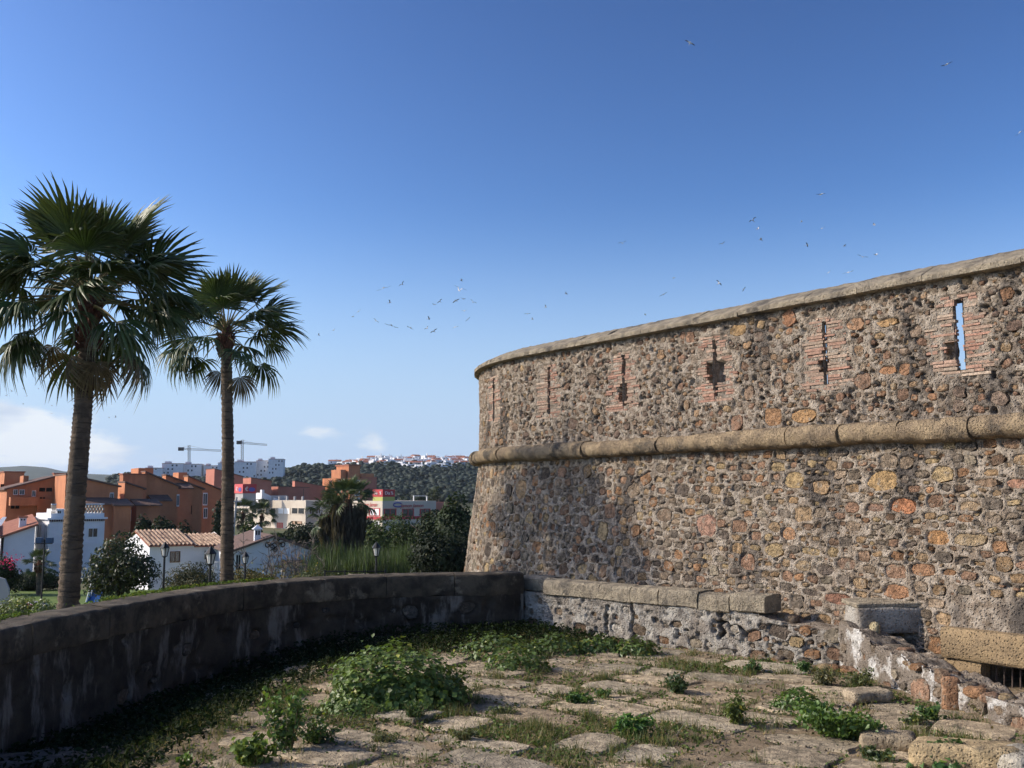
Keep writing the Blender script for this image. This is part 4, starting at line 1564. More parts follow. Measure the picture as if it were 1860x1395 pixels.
# pebbles and crumbs
npb = 1500
bx = cg2.uniform(-2.5, 5.0, npb)
by = cg2.uniform(8.5, 16, npb)
okb = ((bx - LA[0]) * (-LD[1]) + (by - LA[1]) * LD[0] > .1)
bx, by = bx[okb], by[okb]
bz = gz(bx, by)
VV = (ICO0[0][None] * cg2.uniform(.006, .022, (len(bx), 1, 1)) * cg2.uniform(.6, 1.2, (len(bx), 1, 3)) + np.stack([bx, by, bz + .012], 1)[:, None]).reshape(-1, 3)
FF = (ICO0[1][None] + (np.arange(len(bx)) * 12)[:, None, None]).reshape(-1, 3)
o = link(mesh('pebbles', VV, FF, False, np.repeat(np.array([[.26, .21, .15]]) * cg2.uniform(.5, 1.2, (len(bx), 1)), 12, 0)), 'pebbles', mm['stone'])
tag(o, kind='stuff')


# ================================================================== fan palms
def frond_mesh(L, Rb, droop, seed, col, spread=112, nseg=30, limp=0.0):
    rng = np.random.default_rng(seed)
    mb = MB()
    # petiole arches outward
    pts = []
    for k in range(5):
        f = k / 4
        pts.append((L * f, 0, -droop * .25 * L * f * f))
    mb.tube(pts, [.032, .024, .018, .015, .013], 4, mi=1, cap=False)
    H = Vector(pts[-1])
    npet = len(mb.V)
    th = np.linspace(-R(spread), R(spread), nseg)
    dth = th[1] - th[0]
    for i, t in enumerate(th):
        t += rng.normal(0, .015)
        Rl = Rb * (1 - .30 * (abs(t) / R(spread)) ** 1.6) * rng.uniform(.92, 1.05)
        d = Vector((math.cos(t), math.sin(t), 0))
        s = Vector((-math.sin(t), math.cos(t), 0))
        up = .16 * abs(math.sin(t))
        vs = []
        bend = droop * rng.uniform(.6, 1.5) + limp
        side = rng.normal(0, .09)
        for r, wf in ((.04, 1.0), (.30, 1.0), (.56, .98), (.80, .50), (1.0, .03)):
            rr = r * Rl
            hw = min(rr, .60 * Rl) * math.tan(dth / 2) * wf * 1.02
            z = up * rr - bend * Rl * max(0, r - .22) ** 2.0 * .95
            rx = rr * (1 - .25 * bend * max(0, r - .4))
            c = H + d * rx + s * (side * max(0, r - .5) * rr) + Vector((0, 0, z - droop * .12 * rr))
            vs += [c - s * hw - Vector((0, 0, hw * .45)), c + Vector((0, 0, hw * .45)), c + s * hw - Vector((0, 0, hw * .45))]
        fs = []
        for k in range(4):
            a = 3 * k
            fs += [(a, a + 1, a + 4, a + 3), (a + 1, a + 2, a + 5, a + 4)]
        mb.add(vs, fs, 0)
    V = np.array(mb.V)
    cols = np.tile(np.array(col), (len(V), 1)).astype(float)
    nb_ = (len(V) - npet) // 15
    kk = rng.uniform(.7, 1.3, nb_)
    tipy = np.tile(np.repeat(np.array([0, 0, .1, .35, .8]), 3), nb_)
    cb = np.array(col)[None] * np.repeat(kk, 15)[:, None]
    cb = cb * (1 - .5 * tipy[:, None]) + np.array([[.20, .15, .07]]) * (.5 * tipy[:, None])
    cols[npet:] = cb
    me = mesh('frond', V, mb.F, False, np.clip(cols, 0, 1), mb.MI)
    me.materials.append(mm['frond'])
    me.materials.append(mm['frond_stem'])
    return me


PG = (.050, .082, .022)
PG2 = (.075, .105, .030)
PB = (.14, .105, .055)
FR_YOUNG = [frond_mesh(1.05, 1.15, .35, 300 + i, PG2, 95) for i in range(3)]
FR_MID = [frond_mesh(1.25, 1.15, .75, 310 + i, PG, 110) for i in range(4)]
FR_OLD = [frond_mesh(1.30, 1.05, .95, 320 + i, PG, 105, limp=.1) for i in range(3)]
FR_DRY = [frond_mesh(1.15, .95, .9, 330 + i, PB, 85, limp=.2) for i in range(3)]


def add_frond(t, me, pos, azim, elev, roll, sc):
    o = bpy.data.objects.new('frond', me)
    COL.objects.link(o)
    o.parent = t
    o.matrix_parent_inverse = parent_inv(t)
    m = Matrix.Rotation(azim, 4, 'Z') @ Matrix.Rotation(-elev, 4, 'Y') @ Matrix.Rotation(roll, 4, 'X')
    o.rotation_euler = m.to_euler()
    o.location = pos
    o.scale = (sc, sc, sc)
    return o


def palm(label, tp_pix, Y, r_base, r_top, sc, counts, seed, ground, boots=1.0, group='tall fan palms beyond the parapet'):
    rng = np.random.default_rng(seed)
    pts = [at(px, py, Y) for px, py in tp_pix]
    b = pts[0].copy()
    dirb = (pts[0] - pts[1]).normalized()
    b = pts[0] + dirb * ((pts[0].z - ground) / max(.2, -dirb.z))
    pts = [b] + pts
    # dense smooth trunk with leaf-scar rings
    pl = catmull([list(q) for q in pts], 40)
    t = thing('fan_palm', label, 'palm tree', b, group)
    n_ = 12
    V = []
    nl = len(pl)
    for i, q in enumerate(pl):
        f = i / (nl - 1)
        rad = r_base * (1 - f) + r_top * f
        rad *= 1 + .05 * ((i * 7) % 3 - 1) + .025 * rng.normal()
        a = np.linspace(0, 2 * math.pi, n_, endpoint=False)
        V.append(np.stack([q[0] + np.cos(a) * rad, q[1] + np.sin(a) * rad, np.full(n_, q[2])], 1))
    V = np.concatenate(V)
    I = np.arange(nl * n_).reshape(nl, n_)
    F = np.stack([I[:-1], np.roll(I[:-1], -1, 1), np.roll(I[1:], -1, 1), I[1:]], -1).reshape(-1, 4)
    link(mesh('trunk', V, F, True), 'trunk', mm['trunk_palm'], t)
    top = Vector(pl[-1])
    # shaggy leaf bases under the crown
    mb = MB()
    for k in range(70):
        a = rng.uniform(0, 6.28)
        z = -rng.uniform(0, boots)
        r0 = r_top * 1.05
        p0 = top + Vector((math.cos(a) * r0, math.sin(a) * r0, z))
        d = Vector((math.cos(a) * .5, math.sin(a) * .5, .75)).normalized()
        mb.tube([p0, p0 + d * rng.uniform(.12, .30)], [.05, .022], 4)
    mb.tube([top + Vector((0, 0, -boots)), top + Vector((0, 0, -boots * .4)), top + Vector((0, 0, .35))], [r_top * 1.05, r_top * 1.25, r_top * .7], 10)
    mb.build('leaf_bases', mm['boots'], t)
    ny, nm2, no, nd = counts
    k = 0
    for grp, cnt, e0, e1, base_dz in ((FR_YOUNG, ny, 48, 84, .30), (FR_MID, nm2, 2, 48, .12), (FR_OLD, no, -30, 8, -.02), (FR_DRY, nd, -66, -36, -.2)):
        for i in range(cnt):
            azm = 2.39996 * k + rng.uniform(-.3, .3)
            e = R(rng.uniform(e0, e1))
            pos = top + Vector((math.cos(azm) * r_top * .6, math.sin(azm) * r_top * .6, base_dz + rng.uniform(-.1, .12)))
            add_frond(t, grp[rng.integers(len(grp))], pos, azm, e, rng.normal(0, .35), sc * rng.uniform(.85, 1.1))
            k += 1
    return t


palm('taller left fan palm with the big full crown', [(124, 1104), (134, 950), (146, 800), (155, 690), (163, 548)], 21.0, .24, .168, 1.10, (18, 28, 17, 5), 5, -3.3, 1.1)
palm('smaller right fan palm with the slim trunk', [(412, 1066), (413, 950), (414, 830), (412, 700), (411, 610)], 31.0, .23, .17, 1.05, (14, 16, 9, 2), 8, -3.3, .7)
# ================================================================== land beyond the parapet
def tz(y):
    return float(np.interp(y, [0, 55, 80, 200, 330, 480, 9000], [-3.4, -3.4, -4.4, -5.0, -5.4, -4.5, -4.5]))


ys = np.concatenate([np.linspace(-60, 120, 61), np.geomspace(126, 5500, 40)])
us = np.linspace(-1.3, 1.3, 81)
V = np.array([[u * (abs(y) + 60), y, tz(y)] for y in ys for u in us])
V[:, 2] += fbm2(V[:, 0] * .08, V[:, 1] * .08, 3, 3) * .25
o = link(mesh('ground', V, gridfaces(len(ys), len(us))[:, ::-1], True), 'ground', mm['field'])
tag(o, kind='structure')
lw = MB()
for (px0, px1, y0, y1) in ((-60, 420, 44, 62),):
    a0, a1, b0, b1 = at(px0, 900, y0).x, at(px1, 900, y0).x, at(px0, 900, y1).x, at(px1, 900, y1).x
    lw.add([(a0, y0, tz(y0) + .26), (a1, y0, tz(y0) + .26), (b1, y1, tz(y1) + .26), (b0, y1, tz(y1) + .26)], [(0, 1, 2, 3)])
tag(lw.build('lawn', mm['lawn']), kind='structure')
rdm = MB()
rdm.add([(-90, 150, tz(150) + .3), (40, 150, tz(150) + .3), (40, 172, tz(172) + .3), (-90, 172, tz(172) + .3)], [(0, 1, 2, 3)])
tag(rdm.build('road', mm['road']), kind='structure')
gr = thing('guard_rail', 'pale roadside guard rail behind the fan palm clump', 'guard rail', (-25, 149, tz(149)))
for k in range(3):
    rl = MB()
    rl.abox(-60 + k * .0, 8, 148.95, 149.05, tz(149) + .55 + k * .28, tz(149) + .70 + k * .28)
    rl.build('rail', mm['grey_wall'], gr)
for k in range(18):
    rl = MB()
    rl.abox(-60 + k * 4, -59.85 + k * 4, 149.06, 149.2, tz(149), tz(149) + 1.3)
    rl.build('post', mm['grey_wall'], gr)


def hill(name, prof, Y, Yb, zb, mat, seed, rough, back=1.6):
    """ridge given by pixel profile at depth Y, falling towards Yb in front"""
    pxs = np.array([p[0] for p in prof], float)
    pys = np.array([p[1] for p in prof], float)
    xs = np.linspace(pxs[0], pxs[-1], 150)
    zr = np.array([at(x, float(np.interp(x, pxs, pys)), Y).z for x in xs])
    X = np.array([at(x, 900, Y).x for x in xs])
    vs = np.concatenate([np.linspace(0, 1, 24), np.linspace(1.1, 2.0, 6)])
    V = np.zeros((len(xs), len(vs), 3))
    for j, v in enumerate(vs):
        if v <= 1:
            yy = Yb + (Y - Yb) * v
            zz = zb + (zr - zb) * (v ** 1.0 * (1.25 - .25 * v))
        else:
            yy = Y + (Y - Yb) * (v - 1) * back
            zz = zr - (zr - zb) * (v - 1)
        V[:, j, 0] = X * (yy / Y)
        V[:, j, 1] = yy
        V[:, j, 2] = zz
    nz = fbm(V * (3.0 / (Y - Yb)) * np.array([1, 1, 0]), 5, seed) * rough * np.minimum(1, np.minimum(vs, 1.0) * 2)[None, :] * np.where(vs < 1, 1 - .8 * vs, .2)[None, :]
    V[..., 2] += nz
    o = link(mesh(name, V.reshape(-1, 3), gridfaces(len(xs), len(vs)), True), name, mat)
    tag(o, kind='structure')
    return V


HV = hill('village_hill', [(380, 905), (440, 880), (520, 868), (575, 856), (600, 851), (640, 842), (700, 837), (760, 836), (820, 838), (870, 842), (930, 846), (1100, 852), (1400, 870)], 960, 520, -6, mm['hill_soil'], 5, 9)
HW = hill('apartment_hill', [(120, 890), (180, 876), (230, 868), (290, 863), (400, 864), (480, 862), (530, 853), (560, 850), (590, 851), (630, 856), (700, 880), (760, 905)], 760, 470, -6, mm['hill_soil'], 6, 7)
HF = hill('far_hill', [(-500, 880), (-200, 868), (-60, 853), (0, 848.5), (40, 846), (80, 849), (110, 856), (150, 861), (220, 864), (330, 866), (500, 872)], 3300, 2000, -6, mm['far_forest'], 7, 20)


# woods on the hills: nobody could count them
def woods(name, HVv, n, rng, size, zmin, pxr, vmax=24, col=(.030, .042, .018)):
    i = rng.integers(0, HVv.shape[0] - 1, n * 3)
    j = rng.integers(2, vmax, n * 3)
    f = rng.random((n * 3, 2))
    P = (HVv[i, j] * (1 - f[:, :1]) + HVv[i + 1, j] * f[:, :1]) * (1 - f[:, 1:]) + (HVv[i, np.minimum(j + 1, 23)] * (1 - f[:, :1]) + HVv[i + 1, np.minimum(j + 1, 23)] * f[:, :1]) * f[:, 1:]
    px = 930 + FPX * P[:, 0] / (P[:, 1] * CP)
    ok = (px > pxr[0]) & (px < pxr[1])
    P = P[ok][:n]
    s = rng.uniform(.4, 1.35, len(P)) * size
    # each tree: 3 uneven clumps
    VV, FF, CC = [], [], []
    b = 0
    iv, if_ = ICO0
    for k in range(3):
        c = P + rng.normal(size=P.shape) * s[:, None] * np.array([.35, .35, .2]) + np.array([0, 0, .35]) * s[:, None]
        jit = rng.uniform(.6, 1.25, (len(P), 12, 1))
        v = iv[None] * jit * s[:, None, None] * rng.uniform(.35, .6, (len(P), 1, 1)) * np.array([1, 1, .8]) + c[:, None]
        VV.append(v.reshape(-1, 3))
        FF.append((if_[None] + (np.arange(len(P)) * 12)[:, None, None]).reshape(-1, 3) + b)
        b += len(P) * 12
        CC.append(np.repeat(np.array(col)[None] * rng.uniform(.8, 1.3, (len(P), 1)) * np.array([[1, 1, 1]]), 12, 0))
    o = link(mesh(name, np.concatenate(VV), np.concatenate(FF), False, np.concatenate(CC)), name, mm['leaf_far'])
    tag(o, kind='stuff')


wr = np.random.default_rng(3)
woods('hill_woods', HV[:62], 3600, wr, 4.2, 0, (400, 640), 24, (.020, .030, .018))
woods('hill_woods', HV[:, :19], 6500, wr, 4.2, 0, (610, 930), 17, (.020, .030, .018))
woods('hill_woods', HW, 3600, wr, 4.0, 0, (200, 760), 23, (.022, .032, .018))


# ------------------------------------------------------------------ buildings in a local frame
class Frame:
    """corner K seen at pixel px and depth Y; ux runs right along the front, uy into the building"""
    def __init__(self, px, Y, beta):
        self.K = at(px, 900, Y)
        b = R(beta)
        self.ux = Vector((math.cos(b), math.sin(b), 0))
        self.uy = Vector((-math.sin(b), math.cos(b), 0))
        self.b = b

    def _solve(self, u, px, z):
        m = (px - 930) / FPX
        # X + t ux = m * ((Y + t uy) CP + (z-EYE) SP)
        return (m * (self.K.y * CP + (z - EYE) * SP) - self.K.x) / (u.x - m * u.y * CP)

    def fx(self, px, z=0): return self._solve(self.ux, px, z)

    def ly(self, px, z=0): return self._solve(self.uy, px, z)

    def pt(self, x, y, z): return Vector((self.K.x, self.K.y, 0)) + self.ux * x + self.uy * y + Vector((0, 0, z))

    def zf(self, py, x, y=0):
        q = self.pt(x, y, 0)
        r = ray(930, py)
        # height whose projection row is py at this depth: solve row equation
        v = (697.5 - py) / FPX
        # v = (-(y)SP + dz CP)/(y CP + dz SP)
        return EYE + q.y * (v * CP + SP) / (CP - v * SP)


UNIT_FRAME = None


def unit_window():
    global UNIT_FRAME
    if UNIT_FRAME is None:
        m1 = MB()
        t = .10
        for (x0, x1, z0, z1) in ((-.5 - t, .5 + t, .5, .5 + t), (-.5 - t, .5 + t, -.5 - t, -.5), (-.5 - t, -.5, -.5, .5), (.5, .5 + t, -.5, .5), (-.03, .03, -.5, .5)):
            m1.abox(x0, x1, -.07, .02, z0, z1)
        m2 = MB()
        m2.abox(-.5, .5, -.02, .01, -.5, .5)
        UNIT_FRAME = (mesh('window', np.array(m1.V), m1.F), mesh('pane', np.array(m2.V), m2.F))
    return UNIT_FRAME


WCACHE = {}


def window(t, pos, rot, w_, h_, frame='frame_white', pane='glass_dark', name='window', simple=False):
    key = (frame, pane)
    if key not in WCACHE:
        a, b = unit_window()
        a, b = a.copy(), b.copy()
        a.materials.append(mm[frame])
        b.materials.append(mm[pane])
        WCACHE[key] = (a, b)
    a, b = WCACHE[key]
    o = bpy.data.objects.new(name, b if simple else a)
    COL.objects.link(o)
    o.parent = t
    o.matrix_parent_inverse = parent_inv(t)
    o.location = pos
    o.rotation_euler = (0, 0, rot)
    o.scale = (w_, 1, h_)
    if not simple:
        c = bpy.data.objects.new('pane', b)
        COL.objects.link(c)
        c.parent = o
    return o


def win_front(t, fr, px0, px1, py0, py1, y=0, **kw):
    x0, x1 = fr.fx(px0), fr.fx(px1)
    xm = (x0 + x1) / 2
    z0, z1 = fr.zf(py1, xm, y), fr.zf(py0, xm, y)
    p = fr.pt(xm, y - .012, (z0 + z1) / 2)
    return window(t, p, fr.b, abs(x1 - x0), z1 - z0, **kw)


def win_left(t, fr, px0, px1, py0, py1, x=0, **kw):
    y0, y1 = fr.ly(px0), fr.ly(px1)
    ym = (y0 + y1) / 2
    z0, z1 = fr.zf(py1, x, ym), fr.zf(py0, x, ym)
    p = fr.pt(x - .012, ym, (z0 + z1) / 2)
    return window(t, p, fr.b - math.pi / 2, abs(y1 - y0), z1 - z0, **kw)


def fbox(fr, x0, x1, y0, y1, z0, z1, name, mat, t):
    m = MB()
    m.box((fr.K.x, fr.K.y), (fr.ux.x, fr.ux.y), (fr.uy.x, fr.uy.y), x0, x1, y0, y1, z0, z1)
    return m.build(name, mm[mat], t)


def fpoly(fr, pts, fs, name, mat, t):
    m = MB()
    m.add([fr.pt(*p) for p in pts], fs)
    return m.build(name, mm[mat], t)


def shed(fr, x0, x1, y0, y1, zb, z00, z10, mat, t, ov=.3, rmat='tile_brown', th=.18):
    """volume with a single pitch along x: height z00 at x0, z10 at x1"""
    P = [(x0, y0, zb), (x1, y0, zb), (x1, y1, zb), (x0, y1, zb), (x0, y0, z00), (x1, y0, z10), (x1, y1, z10), (x0, y1, z00)]
    fpoly(fr, P, [(0, 1, 5, 4), (1, 2, 6, 5), (2, 3, 7, 6), (3, 0, 4, 7), (4, 5, 6, 7)], 'wall', mat, t)
    sl = (z10 - z00) / (x1 - x0)
    a0, a1 = (x0 - (ov if sl > 0 else .05)), (x1 + (ov if sl < 0 else .05))
    q = []
    for dz in (.01, th):
        q += [(a0, y0 - ov, z00 + (a0 - x0) * sl + dz), (a1, y0 - ov, z10 + (a1 - x1) * sl + dz), (a1, y1 + ov, z10 + (a1 - x1) * sl + dz), (a0, y1 + ov, z00 + (a0 - x0) * sl + dz)]
    return fpoly(fr, q, [(3, 2, 1, 0), (4, 5, 6, 7), (0, 1, 5, 4), (1, 2, 6, 5), (2, 3, 7, 6), (3, 0, 4, 7)], 'roof', rmat, t)


# --- white two-storey house by the left palm
fr = Frame(92, 80, 40)
g0 = tz(80)
h1 = thing('white_house', 'white two storey house with latticed roof terrace behind the tall palm trunk', 'house', fr.pt(0, 0, g0))
xr, yl = fr.fx(190), fr.ly(61)
zc, zt = fr.zf(944, 0), fr.zf(926, 0)
fbox(fr, 0, xr, 0, yl, g0, zc, 'wall', 'white_wall', h1)
fbox(fr, -.18, xr + .18, -.18, yl + .18, zc, zc + .14, 'cornice', 'white_wall', h1)
for k in range(26):
    fbox(fr, xr * (k + .2) / 26, xr * (k + .65) / 26, -.16, -.002, zc - .16, zc - .002, 'corbel', 'tile_brown', h1)
zs = fr.zf(991, 0)
fbox(fr, -.08, xr + .06, -.08, yl, zs, zs + .13, 'string_band', 'white_wall', h1)
fbox(fr, .15, xr - .02, .15, yl - .1, zc + .142, zc + .5, 'terrace_wall', 'white_wall', h1)
xa = fr.fx(103)
fbox(fr, xa, fr.fx(128), .3, 3.2, zc + .5, zt + .05, 'roof_room', 'white_wall', h1)
win_front(h1, fr, 105, 111, 928, 937, y=.3)
for (p0, p1) in ((72, 102), (155, 189)):
    x0, x1 = fr.fx(p0) if p0 > 92 else .15, fr.fx(p1)
    n_ = max(6, int((x1 - x0) / .28))
    for r_ in range(3):
        for k in range(n_):
            xx = x0 + (x1 - x0) * (k + .5 * (r_ % 2)) / n_
            fbox(fr, xx, xx + (x1 - x0) / n_ * .5, .18, .28, zc + .505 + r_ * .23, zc + .505 + r_ * .23 + .2, 'lattice_tile', 'cream_wall', h1)
    fbox(fr, x0, x1, .16, .30, zc + 1.20, zc + 1.30, 'terrace_rail', 'white_wall', h1)
win_front(h1, fr, 161, 177, 960, 975)
win_front(h1, fr, 168, 180, 1010, 1022, frame='frame_brown')
win_left(h1, fr, 70, 76, 954, 981, pane='grey_wall')
win_left(h1, fr, 82, 88, 954, 981, pane='grey_wall')
win_left(h1, fr, 71, 76, 1003, 1020, pane='grey_wall')

# --- white house with red roof, far left
fr = Frame(12, 76, 30)
h2 = thing('white_house', 'white house with red tiled roof and square chimney at the left edge', 'house', fr.pt(0, 0, tz(76)))
x1 = fr.fx(64)
za, zb_ = fr.zf(976, 0), fr.zf(955, x1)
fpoly(fr, [(0, 0, tz(76)), (x1, 0, tz(76)), (x1, 0, zb_), (0, 0, za), (0, 7, tz(76)), (x1, 7, tz(76)), (x1, 7, zb_ + .6), (0, 7, za + .6)],
      [(0, 1, 2, 3), (1, 5, 6, 2), (5, 4, 7, 6), (4, 0, 3, 7), (3, 2, 6, 7)], 'wall', 'white_wall', h2)
q = []
for dz in (.02, .2):
    q += [(-.3, -.3, za + dz - .1), (x1 + .2, -.3, zb_ + dz), (x1 + .2, 7.2, zb_ + .62 + dz), (-.3, 7.2, za + .62 + dz)]
fpoly(fr, q, [(3, 2, 1, 0), (4, 5, 6, 7), (0, 1, 5, 4), (1, 2, 6, 5), (2, 3, 7, 6), (3, 0, 4, 7)], 'roof', 'tile_red', h2)
xl = fr.fx(-60)
fbox(fr, xl, -.31, -.6, 6, tz(76), fr.zf(972, 0), 'wall', 'white_wall', h2)
fpoly(fr, [(xl, -.9, fr.zf(971, 0)), (-.31, -.9, fr.zf(971, 0)), (-.31, 6, fr.zf(950, 0)), (xl, 6, fr.zf(950, 0)), (xl, -.9, fr.zf(974, 0)), (-.31, -.9, fr.zf(974, 0))],
      [(0, 1, 2, 3), (4, 5, 1, 0)], 'roof', 'tile_red', h2)
xc0, xc1 = fr.fx(36), fr.fx(49)
ch = fbox(fr, xc0, xc1, 1.0, 1.0 + (xc1 - xc0), zb_ - .6, fr.zf(941, xc0), 'chimney', 'white_wall', h2)
for k in range(2):
    xx = xc0 + (xc1 - xc0) * (.2 + .4 * k)
    fbox(fr, xx, xx + (xc1 - xc0) * .2, .985, 1.0, fr.zf(946, xc0), fr.zf(943, xc0), 'smoke_hole', 'dark_void', h2)
fbox(fr, xc0 - .1, xc1 + .1, .9, 1.1 + (xc1 - xc0), fr.zf(941, xc0), fr.zf(941, xc0) + .12, 'chimney_cap', 'tile_red', h2)
fpoly(fr, [(fr.fx(-8), 1, fr.zf(955, 0)), (fr.fx(3), 1, fr.zf(955, 0)), (fr.fx(14), 2.2, fr.zf(940, 0)), (fr.fx(6), 2.2, fr.zf(940, 0))], [(0, 1, 2, 3)], 'skylight', 'white_paint', h2)


# --- single-storey house with light barrel tiles
def tile_rows(fr, t, x0, x1, y0, z0, y1, z1, pitch, mat):
    n_ = int((x1 - x0) / pitch)
    for k in range(n_):
        m = MB()
        xc = x0 + (k + .5) * (x1 - x0) / n_
        r_ = pitch * .36
        vs = []
        st = 7
        for i in range(st):
            f = i / (st - 1)
            for j in range(5):
                a = math.pi * j / 4
                vs.append(fr.pt(xc - r_ * math.cos(a), y0 + (y1 - y0) * f, z0 + (z1 - z0) * f + r_ * math.sin(a) * 1.0 + .02 * (i % 2)))
        m.add(vs, [(i * 5 + j, i * 5 + j + 1, (i + 1) * 5 + j + 1, (i + 1) * 5 + j) for i in range(st - 1) for j in range(4)])
        m.build('tile_row', mm[mat], t)


fr = Frame(276, 64, 36)
gl = tz(64)
h3 = thing('cottage', 'single storey white cottage with pale barrel tile roof between the palms', 'house', fr.pt(0, 0, gl))
xr = fr.fx(418)
xm = fr.fx(352)
dp = 6.5
ze, zr = fr.zf(992, 0), fr.zf(969, 0)
fpoly(fr, [(0, 0, gl), (xr, 0, gl), (xr, dp, gl), (0, dp, gl), (0, 0, ze), (xr, 0, ze), (xr, dp, ze), (0, dp, ze), (0, dp / 2, zr - .1), (xr, dp / 2, zr - .1)],
      [(0, 1, 5, 4), (1, 2, 6, 9, 5), (2, 3, 7, 6), (3, 0, 4, 8, 7)], 'wall', 'white_wall', h3)
for (a, b, dz, mt) in ((-.15, xm, 0, 'tile_light'), (xm, xr + .1, -.32, 'tile_light')):
    q = []
    for d in (.0, .08):
        q += [(a, -.35, ze + d + dz * .3 - .05), (b, -.35, ze + d + dz * .3 - .05), (b, dp / 2, zr + d + dz), (a, dp / 2, zr + d + dz)]
    fpoly(fr, q, [(3, 2, 1, 0), (4, 5, 6, 7), (0, 1, 5, 4), (1, 2, 6, 5), (3, 0, 4, 7)], 'roof', 'tile_red', h3)
    fpoly(fr, [(a, dp / 2, zr + .08 + dz), (b, dp / 2, zr + .08 + dz), (b, dp + .3, ze), (a, dp + .3, ze)], [(0, 1, 2, 3)], 'roof', 'tile_light', h3)
    tile_rows(fr, h3, a, b, -.36, ze + .08 + dz * .3 - .05, dp / 2, zr + .085 + dz, .27, mt)
win_front(h3, fr, 312, 327, 1003, 1020, frame='frame_brown')
win_front(h3, fr, 372, 381, 1000, 1016)
bz0, bz1 = fr.zf(1039, 0), fr.zf(1022, 0)
bx0, bx1 = fr.fx(368), fr.fx(412)
fbox(fr, bx0, bx1, -1.3, -1.1, bz1 - .1, bz1, 'balustrade_rail', 'white_wall', h3)
fbox(fr, bx0, bx1, -1.35, -.002, gl, bz0, 'porch', 'white_wall', h3)
for k in range(12):
    xx = bx0 + (bx1 - bx0) * (k + .5) / 12
    m = MB()
    m.tube([fr.pt(xx, -1.2, bz0 + (bz1 - .1 - bz0) * f) for f in (0, .3, .6, 1)], [.04, .07, .04, .05], 6)
    m.build('baluster', mm['white_wall'], h3)

# --- gabled white house with scroll ornament
fr = Frame(426, 60, 24)
gl = tz(60)
h4 = thing('gabled_house', 'white gabled house with black scroll ornament and white chimney right of the small palm', 'house', fr.pt(0, 0, gl))
xr, xp = fr.fx(566), fr.fx(497)
zl, zp, zq = fr.zf(1003, 0), fr.zf(976, xp), fr.zf(1000, xr)
dp = 9
fpoly(fr, [(0, 0, gl), (xr, 0, gl), (xr, 0, zq), (xp, 0, zp), (0, 0, zl), (0, dp, gl), (xr, dp, gl), (xr, dp, zq), (xp, dp, zp), (0, dp, zl)],
      [(0, 1, 2, 3, 4), (1, 6, 7, 2), (5, 0, 4, 9), (6, 5, 9, 8, 7)], 'wall', 'white_wall', h4)
for (a, za_, b, zb2) in ((-.3, zl - .1, xp, zp), (xp, zp, xr + .3, zq - .08)):
    q = []
    for d in (.01, .15):
        q += [(a, -.2, za_ + d), (b, -.2, zb2 + d), (b, dp + .2, zb2 + d), (a, dp + .2, za_ + d)]
    fpoly(fr, q, [(3, 2, 1, 0), (4, 5, 6, 7), (0, 1, 5, 4), (1, 2, 6, 5), (2, 3, 7, 6), (3, 0, 4, 7)], 'roof', 'tile_brown', h4)
xc0, xc1 = fr.fx(465), fr.fx(476)
zc = fr.zf(962, xc0)
fbox(fr, xc0, xc1, .5, .5 + (xc1 - xc0), zl, zc, 'chimney', 'white_wall', h4)
for k in range(2):
    xx = xc0 + (xc1 - xc0) * (.18 + .4 * k)
    fbox(fr, xx, xx + (xc1 - xc0) * .25, .485, .5, zc - .35, zc - .08, 'smoke_hole', 'dark_void', h4)
fpoly(fr, [(xc0 - .12, .4, zc), (xc1 + .12, .4, zc), (xc1 + .12, .65 + xc1 - xc0, zc), (xc0 - .12, .65 + xc1 - xc0, zc), ((xc0 + xc1) / 2, .5 + (xc1 - xc0) / 2, zc + .3)],
      [(0, 1, 4), (1, 2, 4), (2, 3, 4), (3, 0, 4), (3, 2, 1, 0)], 'chimney_cap', 'white_wall', h4)
zo = fr.zf(990, xp)


def scroll(cx_, cz_, r_, a0, turns, sgn):
    m = MB()
    pts = []
    for k in range(16):
        f = k / 15
        a = a0 + sgn * turns * 2 * math.pi * f
        rr = r_ * (1 - .75 * f)
        pts.append(fr.pt(cx_ + rr * math.cos(a), -.05, cz_ + rr * math.sin(a)))
    m.tube(pts, .035, 4)
    m.build('scroll_ornament', mm['iron'], h4)


xo = fr.fx(500)
for (dx, dz, r_, a0, s_) in ((-.45, .0, .22, 0, 1), (.45, .0, .22, 3.14, -1), (0, .28, .2, -1.57, 1), (0, -.3, .16, 1.57, -1), (.2, .12, .16, 2, 1), (-.2, -.1, .16, 5, 1)):
    scroll(xo + dx, zo + dz, r_, a0, 1.2, s_)
for (x0, z0, x1_, z1) in ((-.5, -.15, .3, .35), (-.3, -.35, .5, .2)):
    m = MB()
    m.tube([fr.pt(xo + x0, -.05, zo + z0), fr.pt(xo + x1_, -.05, zo + z1)], .035, 4)
    m.build('scroll_ornament', mm['iron'], h4)
zp1 = fr.zf(1020, 0)
fbox(fr, fr.fx(512), fr.fx(545), -1.4, -.002, zp1 - .12, zp1, 'porch_roof', 'tile_brown', h4)
win_front(h4, fr, 430, 438, 1008, 1035)


